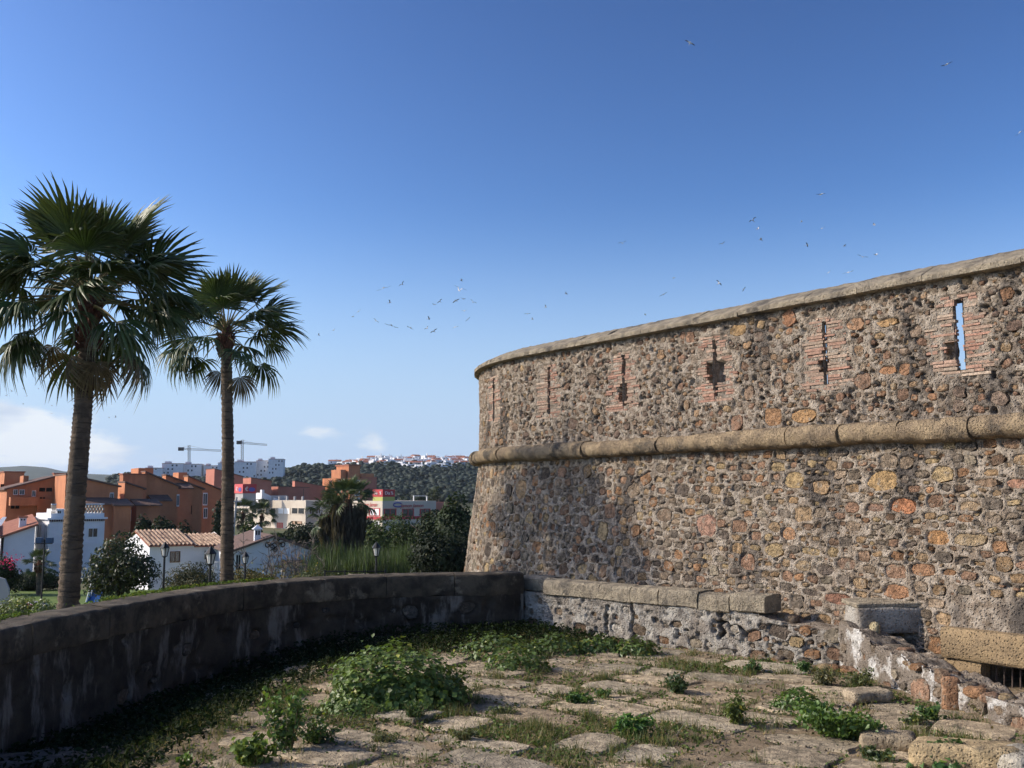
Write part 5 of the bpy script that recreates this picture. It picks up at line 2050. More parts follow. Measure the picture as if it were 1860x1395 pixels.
# --- terraced orange blocks
def orange(label, c, l, r_, Y, beta, ytc, ytr, boxes=(), wins=(), lower=(), mat='orange_wall', gz_=None, dark=()):
    fr = Frame(c, Y, beta)
    g_ = tz(Y) if gz_ is None else gz_
    t = thing('apartment_block', label, 'building', fr.pt(0, 0, g_), 'orange apartment blocks')
    xr, yl = fr.fx(r_), fr.ly(l)
    if yl < 0 or yl > 40: yl = 12
    zc_, zr_ = fr.zf(ytc, 0), fr.zf(ytr, xr)
    if abs(ytc - ytr) < 2:
        fbox(fr, 0, xr, 0, yl, g_, zc_, 'wall', mat, t)
        fbox(fr, -.1, xr + .1, -.1, yl + .1, zc_, zc_ + .15, 'roof', 'tile_red', t)
    else:
        shed(fr, 0, xr, 0, yl, g_, zc_, zr_, mat, t)
    for (p0, p1, py0, y0, y1) in boxes:
        fbox(fr, fr.fx(p0), fr.fx(p1), y0, y1, g_, fr.zf(py0, fr.fx(p0), y0), 'stair_tower', mat, t)
    for (p0, p1, py0, dpth) in lower:
        x0, x1 = fr.fx(p0), fr.fx(p1)
        zz = fr.zf(py0, x0)
        fbox(fr, x0, x1, -dpth, -.003, g_, zz - .3, 'wing', mat, t)
        q = [(x0 - .2, -dpth - .3, zz - .3), (x1 + .2, -dpth - .3, zz - .3), (x1 + .2, -.003, zz + .35), (x0 - .2, -.003, zz + .35),
             (x0 - .2, -dpth - .3, zz - .15), (x1 + .2, -dpth - .3, zz - .15), (x1 + .2, -.003, zz + .5), (x0 - .2, -.003, zz + .5)]
        fpoly(fr, q, [(3, 2, 1, 0), (4, 5, 6, 7), (0, 1, 5, 4), (1, 2, 6, 5), (2, 3, 7, 6), (3, 0, 4, 7)], 'wing_roof', 'tile_brown', t)
    for wv_ in wins:
        px0, px1, py0, py1, dy = wv_[:5]
        win_front(t, fr, px0, px1, py0, py1, y=-dy)
    for (px0, px1, py0, py1) in dark:
        win_front(t, fr, px0, px1, py0, py1, frame='orange_wall', pane='dark_void')
    return t, fr


orange('flat topped orange block cut by the left edge of the picture', 6, -60, 40, 118, 34, 858, 858, wins=[(12, 18, 900, 912, 0)], dark=[(-2, 4, 880, 890)])
t, fr = orange('orange block with roof rising to the right and open balconies, left of the tall palm', 12, -10, 100, 108, 34, 889, 866, boxes=[(52, 62, 864, 6, 9)],
               wins=[(22, 29, 890, 898, 0), (33, 41, 890, 898, 0), (56, 62, 892, 901, 0)], dark=[(68, 92, 886, 893), (70, 80, 903, 911), (18, 34, 918, 924)])
fbox(fr, fr.fx(14), fr.fx(66), -1.4, -.003, fr.zf(918, 2), fr.zf(903, 2), 'balcony', 'orange_wall', t)
fbox(fr, fr.fx(64), fr.fx(100), -.8, -.003, fr.zf(934, 2), fr.zf(906, 2), 'balcony', 'orange_wall', t)
orange('square orange stair tower just left of the tall palm trunk', 97, 92, 126, 121, 34, 861, 861)
orange('orange block with gable sloping down right of the tall palm trunk', 118, 96, 212, 104, 34, 863, 884, wins=[(198, 204, 896, 907, 0)], lower=[(120, 200, 912, 2.2), (196, 226, 914, 3.0)], dark=[(130, 140, 945, 955)])
orange('tall orange block with flat tower top in the middle of the terrace', 222, 214, 264, 116, 34, 862, 862, wins=[(240, 245, 930, 946, 0)], lower=[(216, 252, 915, 3.0)])
orange('orange block with stepped shed roof behind the dark garden trees', 226, 212, 258, 111, 34, 877, 888, wins=[(238, 243, 928, 945, 0)], lower=[(238, 280, 914, 2.4)])
orange('orange block with long sloping roof and slim white window', 262, 254, 322, 118, 34, 858, 884, boxes=[(262, 290, 850, 4, 8)], wins=[(320, 324, 900, 918, 0), (288, 295, 908, 917, 0)], lower=[(270, 300, 906, 2.0)])
orange('orange block with twin sloping roofs near the small palm', 300, 292, 366, 126, 34, 864, 888, wins=[(318, 325, 899, 917, 0)], lower=[(304, 338, 884, 2.2)], dark=[(328, 348, 918, 934)])
orange('last orange block of the terrace, its roof falling behind the small palm', 340, 332, 404, 134, 34, 866, 892, wins=[(368, 375, 897, 916, 0), (370, 376, 924, 940, 0)], boxes=[(336, 352, 858, 4, 7)])
orange('pinkish orange block seen just left of the small palm trunk', 388, 372, 440, 250, 34, 852, 866, mat='red_wall')
orange('pinkish red block behind the billboards', 455, 424, 492, 290, 30, 868, 874, mat='red_wall', wins=[(448, 452, 882, 886, 0)])
orange('low red block above the cream shops', 505, 492, 560, 300, 28, 884, 886, mat='red_wall')
orange('gabled red block beside the tall orange flats', 535, 530, 590, 330, 28, 874, 884, mat='red_wall')
# tall orange flats
fr = Frame(636, 330, 42)
g_ = -6.0
t = thing('apartment_block', 'tall stepped orange apartment block standing above the shops', 'building', fr.pt(0, 0, g_), 'orange apartment blocks')
x1, x2, yl = fr.fx(660), fr.fx(688), fr.ly(585)
za_, zb2, zc2 = fr.zf(868, 0), fr.zf(846, 0), fr.zf(862, 0)
fbox(fr, 0, x1, 0, yl, g_, za_, 'wall', 'orange_wall', t)
fbox(fr, .5, x1 - .3, 2, yl * .55, za_, zb2, 'upper_storey', 'orange_wall', t)
fbox(fr, .3, x1, 1.6, yl * .55 + .5, zb2, zb2 + .5, 'roof', 'tile_red', t)
fbox(fr, x1, x2, 1.5, yl * .7, g_, fr.zf(866, x1), 'wall', 'red_wall', t)
fbox(fr, x1 - .3, x1 + 5, 1.2, 8, fr.zf(866, x1), fr.zf(860, x1), 'stair_tower', 'orange_wall', t)
fbox(fr, -.02, -2.0, 3, yl * .5, za_ - .2, za_ + 2.8, 'upper_storey', 'orange_wall', t)
ym = yl
for r_ in range(3):
    zt_ = fr.zf(872 + r_ * 16, 0)
    fbox(fr, -.9, -.003, yl * .10, yl * .48, zt_ - 2.6, zt_ - 1.6, 'balcony', 'orange_wall', t)
    window(t, fr.pt(-.012, yl * .29, zt_ - .9), fr.b - math.pi / 2, yl * .34, 1.5, frame='red_wall', pane='glass_dark')
    window(t, fr.pt(-.012, yl * .70, zt_ - 1.2), fr.b - math.pi / 2, 1.6, 2.4, frame='red_wall', pane='glass_dark')
    window(t, fr.pt(x1 * .5, -.012, zt_ - 1.2), fr.b, 1.8, 2.0, pane='grey_wall')

# --- cream shop block
fr = Frame(556, 215, 40)      # corner; left face lit
g_ = tz(215) - .3
t = thing('shop_building', 'long cream two storey shop block with dark window bays and one white board', 'building', fr.pt(0, 0, g_))
yl, xr = fr.ly(425), fr.fx(640)
zt_ = fr.zf(909, 0)
fbox(fr, 0, xr * .55, 0, yl, g_, zt_, 'wall', 'cream_wall', t)
fbox(fr, xr * .55, xr, .6, yl, g_, zt_ - .05, 'wall', 'grey_wall', t)
for (p0, p1, pm) in ((426, 453, 'glass_dark'), (457, 478, 'glass_dark'), (482, 502, 'glass_dark'), (505, 527, 'white_paint'), (530, 554, 'glass_dark')):
    win_left(t, fr, p0 + 1, p1 - 1, 923, 933, frame='cream_wall', pane=pm)
win_left(t, fr, 505, 514, 950, 958, frame='red_paint', pane='red_wall')
win_left(t, fr, 533, 548, 947, 952, frame='frame_brown', pane='tile_light')
for (p0, p1) in ((562, 570), (574, 582), (588, 600)):
    win_front(t, fr, p0, p1, 922, 933, y=.0 if p1 < 590 else .6)
for k in range(10):
    yy = yl * (k + .5) / 10
    fbox(fr, .1, .5, yy, yy + .4, zt_, zt_ + .9, 'roof_post', 'grey_wall', t)
fbox(fr, .8, 6, yl * .55, yl * .95, zt_, zt_ + 1.1, 'roof_wall', 'grey_wall', t)
m = MB()
m.tube([fr.pt(.4, 2, zt_), fr.pt(.4, 2, zt_ + 2.6)], .06, 5)
m.build('antenna', mm['iron'], t)
# rooftop house behind
fr2 = Frame(480, 228, 40)
t2 = thing('rooftop_house', 'small white gabled house peeping over the cream shop roof', 'house', fr2.pt(0, 0, 0))
x1 = fr2.fx(508)
zz = fr2.zf(895, 0)
fpoly(fr2, [(0, 0, 0), (x1, 0, 0), (x1, 5, 0), (0, 5, 0), (0, 0, zz), (x1, 0, zz - 1.8), (x1, 5, zz - 1.8), (0, 5, zz)], [(0, 1, 5, 4), (1, 2, 6, 5), (2, 3, 7, 6), (3, 0, 4, 7), (4, 5, 6, 7)], 'wall', 'white_wall', t2)
fbox(fr2, -.6, 0 - .003, 0, 1, 0, zz + .7, 'chimney', 'white_wall', t2)


# --- billboards and lettering
def text_on(t, txt, pos, rot, h, mat, name='lettering', shear=0.0, parent=None):
    c = bpy.data.curves.new(name, 'FONT')
    c.body = txt
    c.size = h * 1.35
    c.shear = shear
    c.extrude = .02
    c.align_x = 'CENTER'
    c.align_y = 'CENTER'
    tmp = bpy.data.objects.new('tmp', c)
    COL.objects.link(tmp)
    bpy.context.view_layer.update()
    me = bpy.data.meshes.new_from_object(tmp.evaluated_get(bpy.context.evaluated_depsgraph_get()))
    bpy.data.objects.remove(tmp, do_unlink=True)
    bpy.data.curves.remove(c)
    o = link(me, name, mm[mat], t)
    me.name = name
    o.rotation_euler = (math.pi / 2, 0, rot)
    o.location = pos
    if not me.materials: me.materials.append(mm[mat])
    else: me.materials[0] = mm[mat]
    return o


fr = Frame(695, 205, 42)
g_ = tz(205) - .2
t = thing('shop_building', 'corner shop building with red lettering and red framed windows beside the hill', 'building', fr.pt(0, 0, g_))
yl, xr = fr.ly(640), fr.fx(792)
zt_ = fr.zf(910, 0)
fbox(fr, 0, xr, 0, yl, g_, zt_, 'wall', 'cream_wall', t)
fbox(fr, xr, fr.fx(822), 1, yl, g_, zt_ - .3, 'wall', 'red_wall', t)
zb1, zb2 = fr.zf(944, 0), fr.zf(938.5, 0)
fbox(fr, -.12, -.003, -.12, yl, zb1, zb2, 'red_band', 'red_paint', t)
fbox(fr, -.119, xr, -.121, -.003, zb1, zb2, 'red_band', 'red_paint', t)
win_left(t, fr, 673, 689, 924, 936, frame='red_paint', pane='frame_white')
win_left(t, fr, 650, 661, 925, 936, frame='red_paint', pane='frame_white')
for (p0, p1) in ((699, 718), (732, 750), (764, 780)):
    win_front(t, fr, p0, p1, 925, 937, frame='red_paint', pane='glass_dark')
win_left(t, fr, 676, 688, 947, 953, frame='frame_white', pane='glass_dark')
text_on(t, 'Jamon Jamon', fr.pt(-.12, fr.ly(671), fr.zf(917, 0)), fr.b - math.pi / 2, .85, 'red_paint', shear=.3)
text_on(t, 'Jamon Jamon', fr.pt(fr.fx(748), -.12, fr.zf(918.5, fr.fx(748))), fr.b, .85, 'red_paint', shear=.3)
xe = fr.fx(722)
m = MB()
m.tube([fr.pt(xe + 1.1 * math.cos(a), -.12, fr.zf(917, xe) + .45 * math.sin(a)) for a in np.linspace(.6, 5.6, 14)], .13, 5)
m.build('emblem', mm['purple_paint'], t)
fbox(fr, fr.fx(766), fr.fx(767), 3, 3.2, zt_, zt_ + 1.0, 'roof_rail', 'frame_white', t)
fbox(fr, fr.fx(790), fr.fx(791), 3, 3.2, zt_, zt_ + 1.0, 'roof_rail', 'frame_white', t)
fbox(fr, fr.fx(766), fr.fx(791), 3, 3.2, zt_ + 1.0, zt_ + 1.12, 'roof_rail', 'frame_white', t)
# rooftop sign
sg2 = thing('rooftop_sign', 'red rooftop sign reading Dia above a yellow green strip', 'sign', fr.pt(0, 0, zt_))
xs, ysn = fr.fx(717), fr.ly(676.5)
z1, z2, z3 = fr.zf(907, 0), fr.zf(902.5, 0), fr.zf(889, 0)
fbox(fr, .05, xs, .05, ysn, zt_ + .01, z2, 'sign_strip', 'yellow_green', sg2)
bb = fbox(fr, 0, xs, 0, ysn, z2, z3, 'sign_board', 'red_paint', sg2)
text_on(sg2, 'Dia', fr.pt(-.06, ysn * .66, (z2 + z3) / 2), fr.b - math.pi / 2, (z3 - z2) * .46, 'white_paint')
text_on(sg2, '%', fr.pt(-.06, ysn * .20, (z2 + z3) / 2), fr.b - math.pi / 2, (z3 - z2) * .46, 'white_paint')
text_on(sg2, 'Dia', fr.pt(xs * .38, -.06, (z2 + z3) / 2), fr.b, (z3 - z2) * .46, 'white_paint')
text_on(sg2, '%', fr.pt(xs * .75, -.06, (z2 + z3) / 2), fr.b, (z3 - z2) * .46, 'white_paint')
# the second pair of boards by the small palm
fr = Frame(440.5, 222, 40)
sg3 = thing('billboard', 'pair of red and pink billboards over the cream shops right of the small palm', 'sign', fr.pt(0, 0, 0))
yl, xr = fr.ly(425), fr.fx(465)
z0, z1 = fr.zf(896, 0), fr.zf(879, 0)
fbox(fr, .2, xr, .2, yl, 0, z0, 'support', 'grey_wall', sg3)
fbox(fr, 0, .18, .02, yl, z0, z1, 'sign_board', 'pink_paint', sg3)
fbox(fr, .02, xr, 0, .018, z0, z1, 'sign_board', 'red_paint', sg3)
text_on(sg3, '€', fr.pt(-.04, yl * .70, (z0 + z1) / 2 - .15), fr.b - math.pi / 2, .95, 'white_paint')
text_on(sg3, '€', fr.pt(xr * .28, -.05, (z0 + z1) / 2 - .15), fr.b, .95, 'white_paint')
for (q0, rr) in ((fr.pt(-.03, yl * .32, (z0 + z1) / 2 - .2), fr.uy), (fr.pt(xr * .66, -.03, (z0 + z1) / 2 - .2), fr.ux)):
    m = MB()
    nrm = -fr.ux if rr is fr.uy else -fr.uy
    ring = [q0 + rr * (.8 * math.cos(a)) + Vector((0, 0, .5 * math.sin(a))) for a in np.linspace(0, 6.283, 16, endpoint=False)]
    m.add([p_ for p_ in ring] + [p_ + nrm * .04 for p_ in ring], [tuple(range(16, 32))] + [(i, (i + 1) % 16, 16 + (i + 1) % 16, 16 + i) for i in range(16)])
    m.build('emblem', mm['purple_paint'], sg3)

# --- white flats on the hill with rows of windows
def flats(label, px0, px1, pyt, pyb, Y, beta, ncol, nrow, seed):
    fr = Frame(px0, Y, beta)
    x1 = fr.fx(px1)
    z0, z1 = fr.zf(pyb, 0) - 6, fr.zf(pyt, 0)
    t = thing('white_flats', label, 'building', fr.pt(0, 0, z0), 'white flats on the ridge')
    fbox(fr, 0, x1, 0, 12, z0, z1, 'wall', 'white_wall', t)
    fbox(fr, x1 * .1, x1 * .35, 2, 8, z1, z1 + 1.6, 'roof_room', 'white_wall', t)
    fbox(fr, -.2, x1 + .2, -.3, 12, z1, z1 + .25, 'roof', 'tile_red', t)
    zb = fr.zf(pyb, 0)
    for r_ in range(nrow):
        for c_ in range(ncol):
            xx = x1 * (c_ + .5) / ncol
            zz = zb + (z1 - zb) * (r_ + .5) / nrow
            if (c_ * 7 + r_ * 3 + seed * 5) % 5 in (0, 2):
                window(t, fr.pt(xx, -.02, zz), fr.b, x1 / ncol * .4, (z1 - zb) / nrow * .45, simple=True)
    return t


flats('low stepped white flats left of the left crane', 262, 292, 850, 858, 640, 12, 4, 2, 1)
flats('long white flats under the left crane', 292, 330, 842, 862, 650, 8, 5, 3, 2)
flats('white flats right under the left crane mast', 330, 363, 843, 866, 655, 8, 5, 3, 0)
flats('narrow white flats just left of the small palm', 368, 395, 846, 866, 660, 8, 4, 3, 1)
flats('white flats behind the small palm trunk', 394, 424, 841, 864, 640, 8, 4, 3, 2)
flats('white four storey flats right of the small palm', 424, 464, 839, 868, 640, 8, 6, 4, 0)
flats('white flats stepping up to the right of the ridge row', 464, 488, 837, 866, 645, 8, 4, 4, 1)
flats('tallest white flats at the right end of the ridge row', 486, 513, 834, 862, 640, 8, 5, 4, 2)


# --- cranes
def crane(label, px, py_top, py_base, py_jib, px_l, px_r, Y, dy):
    b, tp_ = at(px, py_base, Y), at(px, py_top, Y)
    t = thing('tower_crane', label, 'crane', b, 'tower cranes on the ridge')
    rr = .9

    def lattice(name, p0, p1, w_, n_, thick):
        m = MB()
        p0, p1 = Vector(p0), Vector(p1)
        d = (p1 - p0).normalized()
        s = d.cross(Vector((0, 1, 0)))
        if s.length < .1: s = Vector((1, 0, 0))
        s.normalize()
        a = [p0 + s * w_, p0 - s * w_, p1 + s * w_, p1 - s * w_]
        m.tube([a[0], a[2]], thick, 4)
        m.tube([a[1], a[3]], thick, 4)
        for k in range(n_):
            f0, f1 = k / n_, (k + 1) / n_
            q0 = p0.lerp(p1, f0) + s * w_ * (1 if k % 2 else -1)
            q1 = p0.lerp(p1, f1) - s * w_ * (1 if k % 2 else -1)
            m.tube([q0, q1], thick * .7, 4)
        m.build(name, mm['crane'], t)
    lattice('mast', b, tp_, .8, 22, .20)
    j0, j1 = at(px_l, py_jib - .5 - dy * .3, Y), at(px_r, py_jib + dy, Y)
    jm = at(px, py_jib, Y)
    lattice('jib', jm, j1, .55, 26, .14)
    lattice('counter_jib', jm, j0, .5, 8, .14)
    m = MB()
    m.abox(j0.x - .3, j0.x + 3.4, Y - 1, Y + 1, j0.z - 1.6, j0.z + .9)
    m.build('counterweight', mm['iron'], t)
    m = MB()
    m.tube([tp_, j1.lerp(jm, .4)], .07, 4)
    m.tube([tp_, j0], .07, 4)
    m.build('stay', mm['crane'], t)


crane('left tower crane with its jib reaching to the small palm trunk', 343.5, 809, 848, 816, 325, 402, 700, 2.5)
crane('right tower crane standing over the tallest white flats', 440, 799, 842, 804.5, 431, 485, 720, 3.5)

# --- white hill village
vr = np.random.default_rng(17)


def on_hill(Hh_, px, py):
    i = int(np.argmin(np.abs(930 + FPX * Hh_[:, 23, 0] / (Hh_[:, 23, 1] * CP) - px)))
    best = None
    for j in np.linspace(23, 6, 120):
        j0 = int(j)
        f = j - j0
        q = Hh_[i, j0] * (1 - f) + Hh_[i, min(j0 + 1, 29)] * f
        dy_, dz_ = q[1], q[2] - EYE
        row_ = 697.5 - FPX * (dz_ * CP - dy_ * SP) / (dy_ * CP + dz_ * SP)
        best = at(px, py, float(q[1]))
        if row_ >= py: break
    return best
hm = []
for k in range(5):
    w_, d_, h_ = [(9, 8, 4.5), (7, 7, 6), (12, 8, 4), (8, 7, 5), (6, 6, 3.6)][k]
    m = MB()
    m.abox(-w_ / 2, w_ / 2, -d_ / 2, d_ / 2, -4, h_)
    if k != 4: m.abox(-w_ * .5, -w_ * .05, -d_ / 2 - 2.0, -d_ / 2 - .01, -4, h_ * .55)
    m.abox(w_ * .1, w_ * .2, -.5, .5, h_ + .2, h_ + 2.0)
    wm = mesh('wall', np.array(m.V), m.F)
    wm.materials.append(mm['white_wall'])
    m = MB()
    m.add([(-w_ / 2 - .3, -d_ / 2 - .3, h_ + .01), (w_ / 2 + .3, -d_ / 2 - .3, h_ + .01), (w_ / 2 + .3, d_ / 2 + .3, h_ + .01), (-w_ / 2 - .3, d_ / 2 + .3, h_ + .01), (-w_ / 2 - .3, 0, h_ + 1.5), (w_ / 2 + .3, 0, h_ + 1.5)],
          [(0, 1, 5, 4), (2, 3, 4, 5), (0, 4, 3), (1, 2, 5), (3, 2, 1, 0)])
    rm = mesh('roof', np.array(m.V), m.F)
    rm.materials.append(mm['tile_red'])
    m = MB()
    for (x, z, ww, hh) in ((-w_ * .28, h_ * .7, 1.3, 1.3), (w_ * .2, h_ * .62, 1.6, 1.5), (w_ * .25, h_ * .2, 1.8, 1.6)):
        m.abox(x - ww / 2, x + ww / 2, -d_ / 2 - .05, -d_ / 2 + .05, z - hh / 2, z + hh / 2)
    hm.append((wm, rm, h_, w_, d_))
pane_me = None
cnt = 0
for row, (pyb, px0, px1, n_) in enumerate([(839, 676, 860, 22), (843, 655, 862, 27), (847, 640, 850, 26), (851, 690, 830, 17), (855, 735, 800, 8), (849, 628, 660, 4), (846, 612, 640, 4)]):
    for k in range(n_):
        px = px0 + (px1 - px0) * (k + vr.uniform(-.4, .4)) / max(1, n_ - 1)
        py = pyb + vr.uniform(-1.6, 1.6)
        c = on_hill(HV, px, py)
        kind = vr.integers(0, 5)
        wm, rm, h_, w_, d_ = hm[kind]
        lab = 'small white house in the village along the far hilltop'
        t = thing('village_house', lab, 'house', c, 'white houses of the hilltop village')
        t.rotation_euler = (0, 0, vr.uniform(-.5, .9))
        for me_, nm in ((wm, 'wall'),) + (((rm, 'roof'),) if vr.random() < .28 else ()):
            o = bpy.data.objects.new(nm, me_)
            COL.objects.link(o)
            o.parent = t
        for (x, z) in ((-w_ * .25, h_ * .68), (w_ * .22, h_ * .62)):
            key = ('frame_white', 'glass_dark')
            o = bpy.data.objects.new('window', WCACHE[key][1])
            COL.objects.link(o)
            o.parent = t
            o.location = (x, -d_ / 2 - .03, z)
            o.scale = (1.4, 1, 1.5)
        cnt += 1
# ================================================================== trees, shrubs and small things between the parapet and the houses
SHR = 'garden shrubs below the parapet'
tree('garden_bush', 'sunlit olive green bush at the left edge just over the parapet', 'bush', 30, 1076, -3.4, 24, 130, .07, 4200, (.13, .16, .055), SHR, 14, 1, 1.6, .06, .1, 'leaf_a', crown_frac=.5)
tree('garden_bush', 'low pale green bush left of the tall palm foot', 'bush', 88, 1086, -3.4, 23, 80, .06, 2600, (.11, .15, .06), SHR, 10, 2, 1.0, .05, .1, 'leaf_a', crown_frac=.5)
tree('magnolia_tree', 'dark glossy leaved small tree between the palm trunks with bare lower stems', 'tree', 222, 976, -3.4, 46, 122, .15, 3400, (.040, .052, .022), None, 13, 3, 3.0, .09, .10, 'leaf_a', crown_frac=.80, twigs=12)
tree('garden_bush', 'tangled scrubby bush at the foot of the small palm', 'bush', 345, 1030, -3.4, 42, 130, .09, 4200, (.070, .075, .038), SHR, 14, 4, 2.4, .05, .2, crown_frac=.5)
tree('garden_bush', 'yellowish leafed scrub right of the small palm foot', 'bush', 470, 1028, -3.4, 40, 120, .09, 3600, (.095, .09, .035), SHR, 14, 5, 2.4, .05, .35, crown_frac=.5)
tree('garden_bush', 'low green scrub along the parapet before the fan palm clump', 'bush', 575, 1032, -3.4, 38, 120, .08, 2200, (.070, .085, .034), SHR, 14, 6, 2.4, .05, .2, crown_frac=.5)
tree('garden_bush', 'small green scrub by the lamp post near the tower', 'bush', 660, 1036, -3.4, 36, 70, .07, 1400, (.085, .10, .04), SHR, 9, 7, 1.8, .05, .2, crown_frac=.5)
tree('hedge', 'dark clipped hedge before the white two storey house', 'hedge', 72, 1037, tz(62), 62, 105, .16, 2600, (.022, .034, .014), None, 12, 8, 2.5, .1, .02)
bt = tree('bougainvillea', 'dark bougainvillea with pink flowers at the left edge', 'bush', 10, 1010, tz(58), 58, 64, .15, 1900, (.028, .042, .018), None, 9, 9, 2.2, .1, .02)
fgn = np.random.default_rng(6)
c = at(17, 1020, 57)
P = np.array(list(c)) + fgn.normal(size=(90, 3)) * np.array([.35, .3, .22])
V, F = leaf_batch(P, fgn.normal(size=(90, 3)), fgn.uniform(.08, .16, 90), .8, fgn)
link(mesh('flowers', V, F, False, np.tile(np.array([[.5, .03, .14]]), (len(V), 1))), 'flowers', mm['leaf_a'], bt)
# bare fig shrubs
for k, (px, pyt, Y, lab) in enumerate([(478, 985, 44, 'bare branched shrub in front of the gabled house, nearest the small palm'), (525, 975, 46, 'taller bare branched shrub in front of the gabled house'),
                                       (560, 1000, 45, 'bare branched shrub at the right corner of the gabled house')]):
    rng = np.random.default_rng(500 + k)
    b = at(px, 1000, Y)
    zt2 = at(px, pyt, Y).z
    t = thing('bare_shrub', lab, 'shrub', (b.x, Y, -3.4), 'bare shrubs before the gabled house')
    mb = MB()
    for j in range(7):
        a = rng.uniform(0, 6.28)
        sp = rng.uniform(.4, 1.5)
        tip = Vector((b.x + math.cos(a) * sp, Y + math.sin(a) * sp, zt2 - rng.uniform(0, .9)))
        bs = Vector((b.x + math.cos(a) * .2, Y, -3.5))
        pts = [bs.lerp(tip, f) + Vector((rng.normal() * .10, rng.normal() * .1, .35 * math.sin(f * 3.1))) * (f * (1.3 - f)) * 2 for f in np.linspace(0, 1, 6)]
        mb.tube(pts, [.05, .045, .038, .03, .022, .012], 5)
        for i in range(2, 6):
            for _ in range(3):
                d = Vector((rng.normal(), rng.normal(), abs(rng.normal()) + .2)).normalized()
                e = pts[i] + d * rng.uniform(.3, .75)
                mb.tube([pts[i], pts[i].lerp(e, .5) + Vector((0, 0, .05)), e], [.018, .014, .007], 4, cap=False)
                for _ in range(2):
                    d2 = (d + Vector(rng.normal(size=3)) * .6).normalized()
                    mb.tube([e.lerp(pts[i], .4), e.lerp(pts[i], .4) + d2 * rng.uniform(.15, .4)], [.009, .005], 3, cap=False)
    mb.build('branch', mm['twig'], t)
    n_ = 260
    P = np.stack([b.x + rng.normal(0, .8, n_), Y + rng.normal(0, .7, n_), rng.uniform(-2.6, zt2 - 1.0, n_)], 1)
    V, F = leaf_batch(P, rng.normal(size=(n_, 3)), rng.uniform(.07, .15, n_), .8, rng)
    link(mesh('leaves', V, F, False, leaf_cols(n_, (.13, .12, .04), rng, .4, .3)), 'leaves', mm['leaf_a'], t)

TRS = 'garden trees between the houses'
for k, (px, pyt, Y, wpx, n_, lf, c, lab) in enumerate([
        (262, 934, 92, 50, 900, .32, (.022, .034, .014), 'dark tree left behind the cottage roof'),
        (300, 936, 90, 62, 1200, .32, (.026, .040, .016), 'broad dark tree behind the cottage ridge'),
        (345, 946, 90, 46, 800, .32, (.022, .034, .014), 'dark tree behind the right end of the cottage roof'),
        (398, 905, 96, 34, 800, .32, (.024, .036, .016), 'tall dark tree hard against the small palm trunk'),
        (455, 950, 110, 60, 1000, .36, (.050, .075, .022), 'green bush above the gabled house chimney'),
        (512, 962, 105, 50, 900, .34, (.050, .07, .024), 'green bush above the gable peak'),
        (562, 942, 112, 64, 1300, .36, (.028, .040, .018), 'dark tree below the cream shop corner'),
        (535, 952, 118, 44, 800, .36, (.034, .048, .02), 'dark bush in front of the cream shop wall'),
        (590, 975, 80, 44, 700, .30, (.050, .062, .026), 'bush left of the fan palm clump'),
        (672, 936, 160, 26, 600, .36, (.030, .042, .020), 'small tree before the red shop band'),
        (700, 928, 92, 118, 3200, .26, (.060, .085, .022), 'large rounded sunlit bush below the corner shop'),
        (755, 932, 84, 80, 2000, .26, (.040, .060, .02), 'rounded bush between the big bush and the dark trees'),
        (790, 912, 66, 100, 3200, .24, (.026, .038, .015), 'dark tree left of the tower'),
        (835, 886, 62, 110, 3600, .24, (.030, .044, .017), 'tall dark tree touching the tower edge'),
        (815, 950, 50, 150, 5200, .18, (.016, .024, .010), 'very dark bush mass at the foot of the tower'),
        (735, 888, 250, 26, 500, .5, (.036, .05, .022), 'leftmost treetop behind the corner shop roof'),
        (762, 886, 250, 34, 600, .5, (.036, .05, .024), 'middle treetop behind the corner shop roof'),
        (792, 884, 255, 34, 600, .5, (.044, .055, .024), 'right treetop behind the corner shop roof'),
        (640, 905, 270, 24, 400, .5, (.03, .042, .02), 'dark treetop below the tall orange block'),
        (853, 832, 930, 15, 420, 1.3, (.018, .026, .013), 'lone round tree on the hilltop next to the tower'),
        (579, 842, 900, 14, 400, 1.3, (.018, .026, .013), 'lone round tree on the ridge left of the tall orange block'),
        (480, 905, 214, 20, 300, .45, (.04, .055, .024), 'small bush on the cream shop roof')]):
    gb = tz(Y) if Y < 600 else at(px, pyt + 16, Y).z
    if 'roof' in lab and 'cream shop roof' in lab: gb = .6
    tree('garden_tree', lab, 'tree', px, pyt, gb, Y, wpx, lf, n_, c, TRS, 10, 30 + k, None, .16 if Y < 200 else .4, .03)

# reeds: one green mass
rr_ = np.random.default_rng(8)
n_ = 9000
Yr = rr_.uniform(55, 68, n_)
px = rr_.uniform(560, 775, n_)
xr_ = (px - 930) / FPX * Yr
hgt = rr_.uniform(1.0, 3.0, n_) * (1 + .5 * fbm2(xr_ * .6, Yr * .6, 2, 4))
lean = rr_.normal(0, .28, (n_, 2))
wv = .028
zb = np.array([tz(q) for q in Yr])
V = np.empty((n_, 5, 3))
an = rr_.uniform(0, 3.14, n_)
ca, sa = np.cos(an) * wv, np.sin(an) * wv
V[:, 0] = np.stack([xr_ - ca, Yr - sa, zb], 1)
V[:, 1] = np.stack([xr_ + ca, Yr + sa, zb], 1)
V[:, 2] = np.stack([xr_ + ca + lean[:, 0] * .3, Yr + sa + lean[:, 1] * .3, zb + hgt * .65], 1)
V[:, 3] = np.stack([xr_ - ca + lean[:, 0] * .3, Yr - sa + lean[:, 1] * .3, zb + hgt * .65], 1)
V[:, 4] = np.stack([xr_ + lean[:, 0], Yr + lean[:, 1], zb + hgt], 1)
i = np.arange(n_)[:, None] * 5
F = np.concatenate([i + np.array([[0, 1, 2]]), i + np.array([[0, 2, 3]]), i + np.array([[3, 2, 4]])])
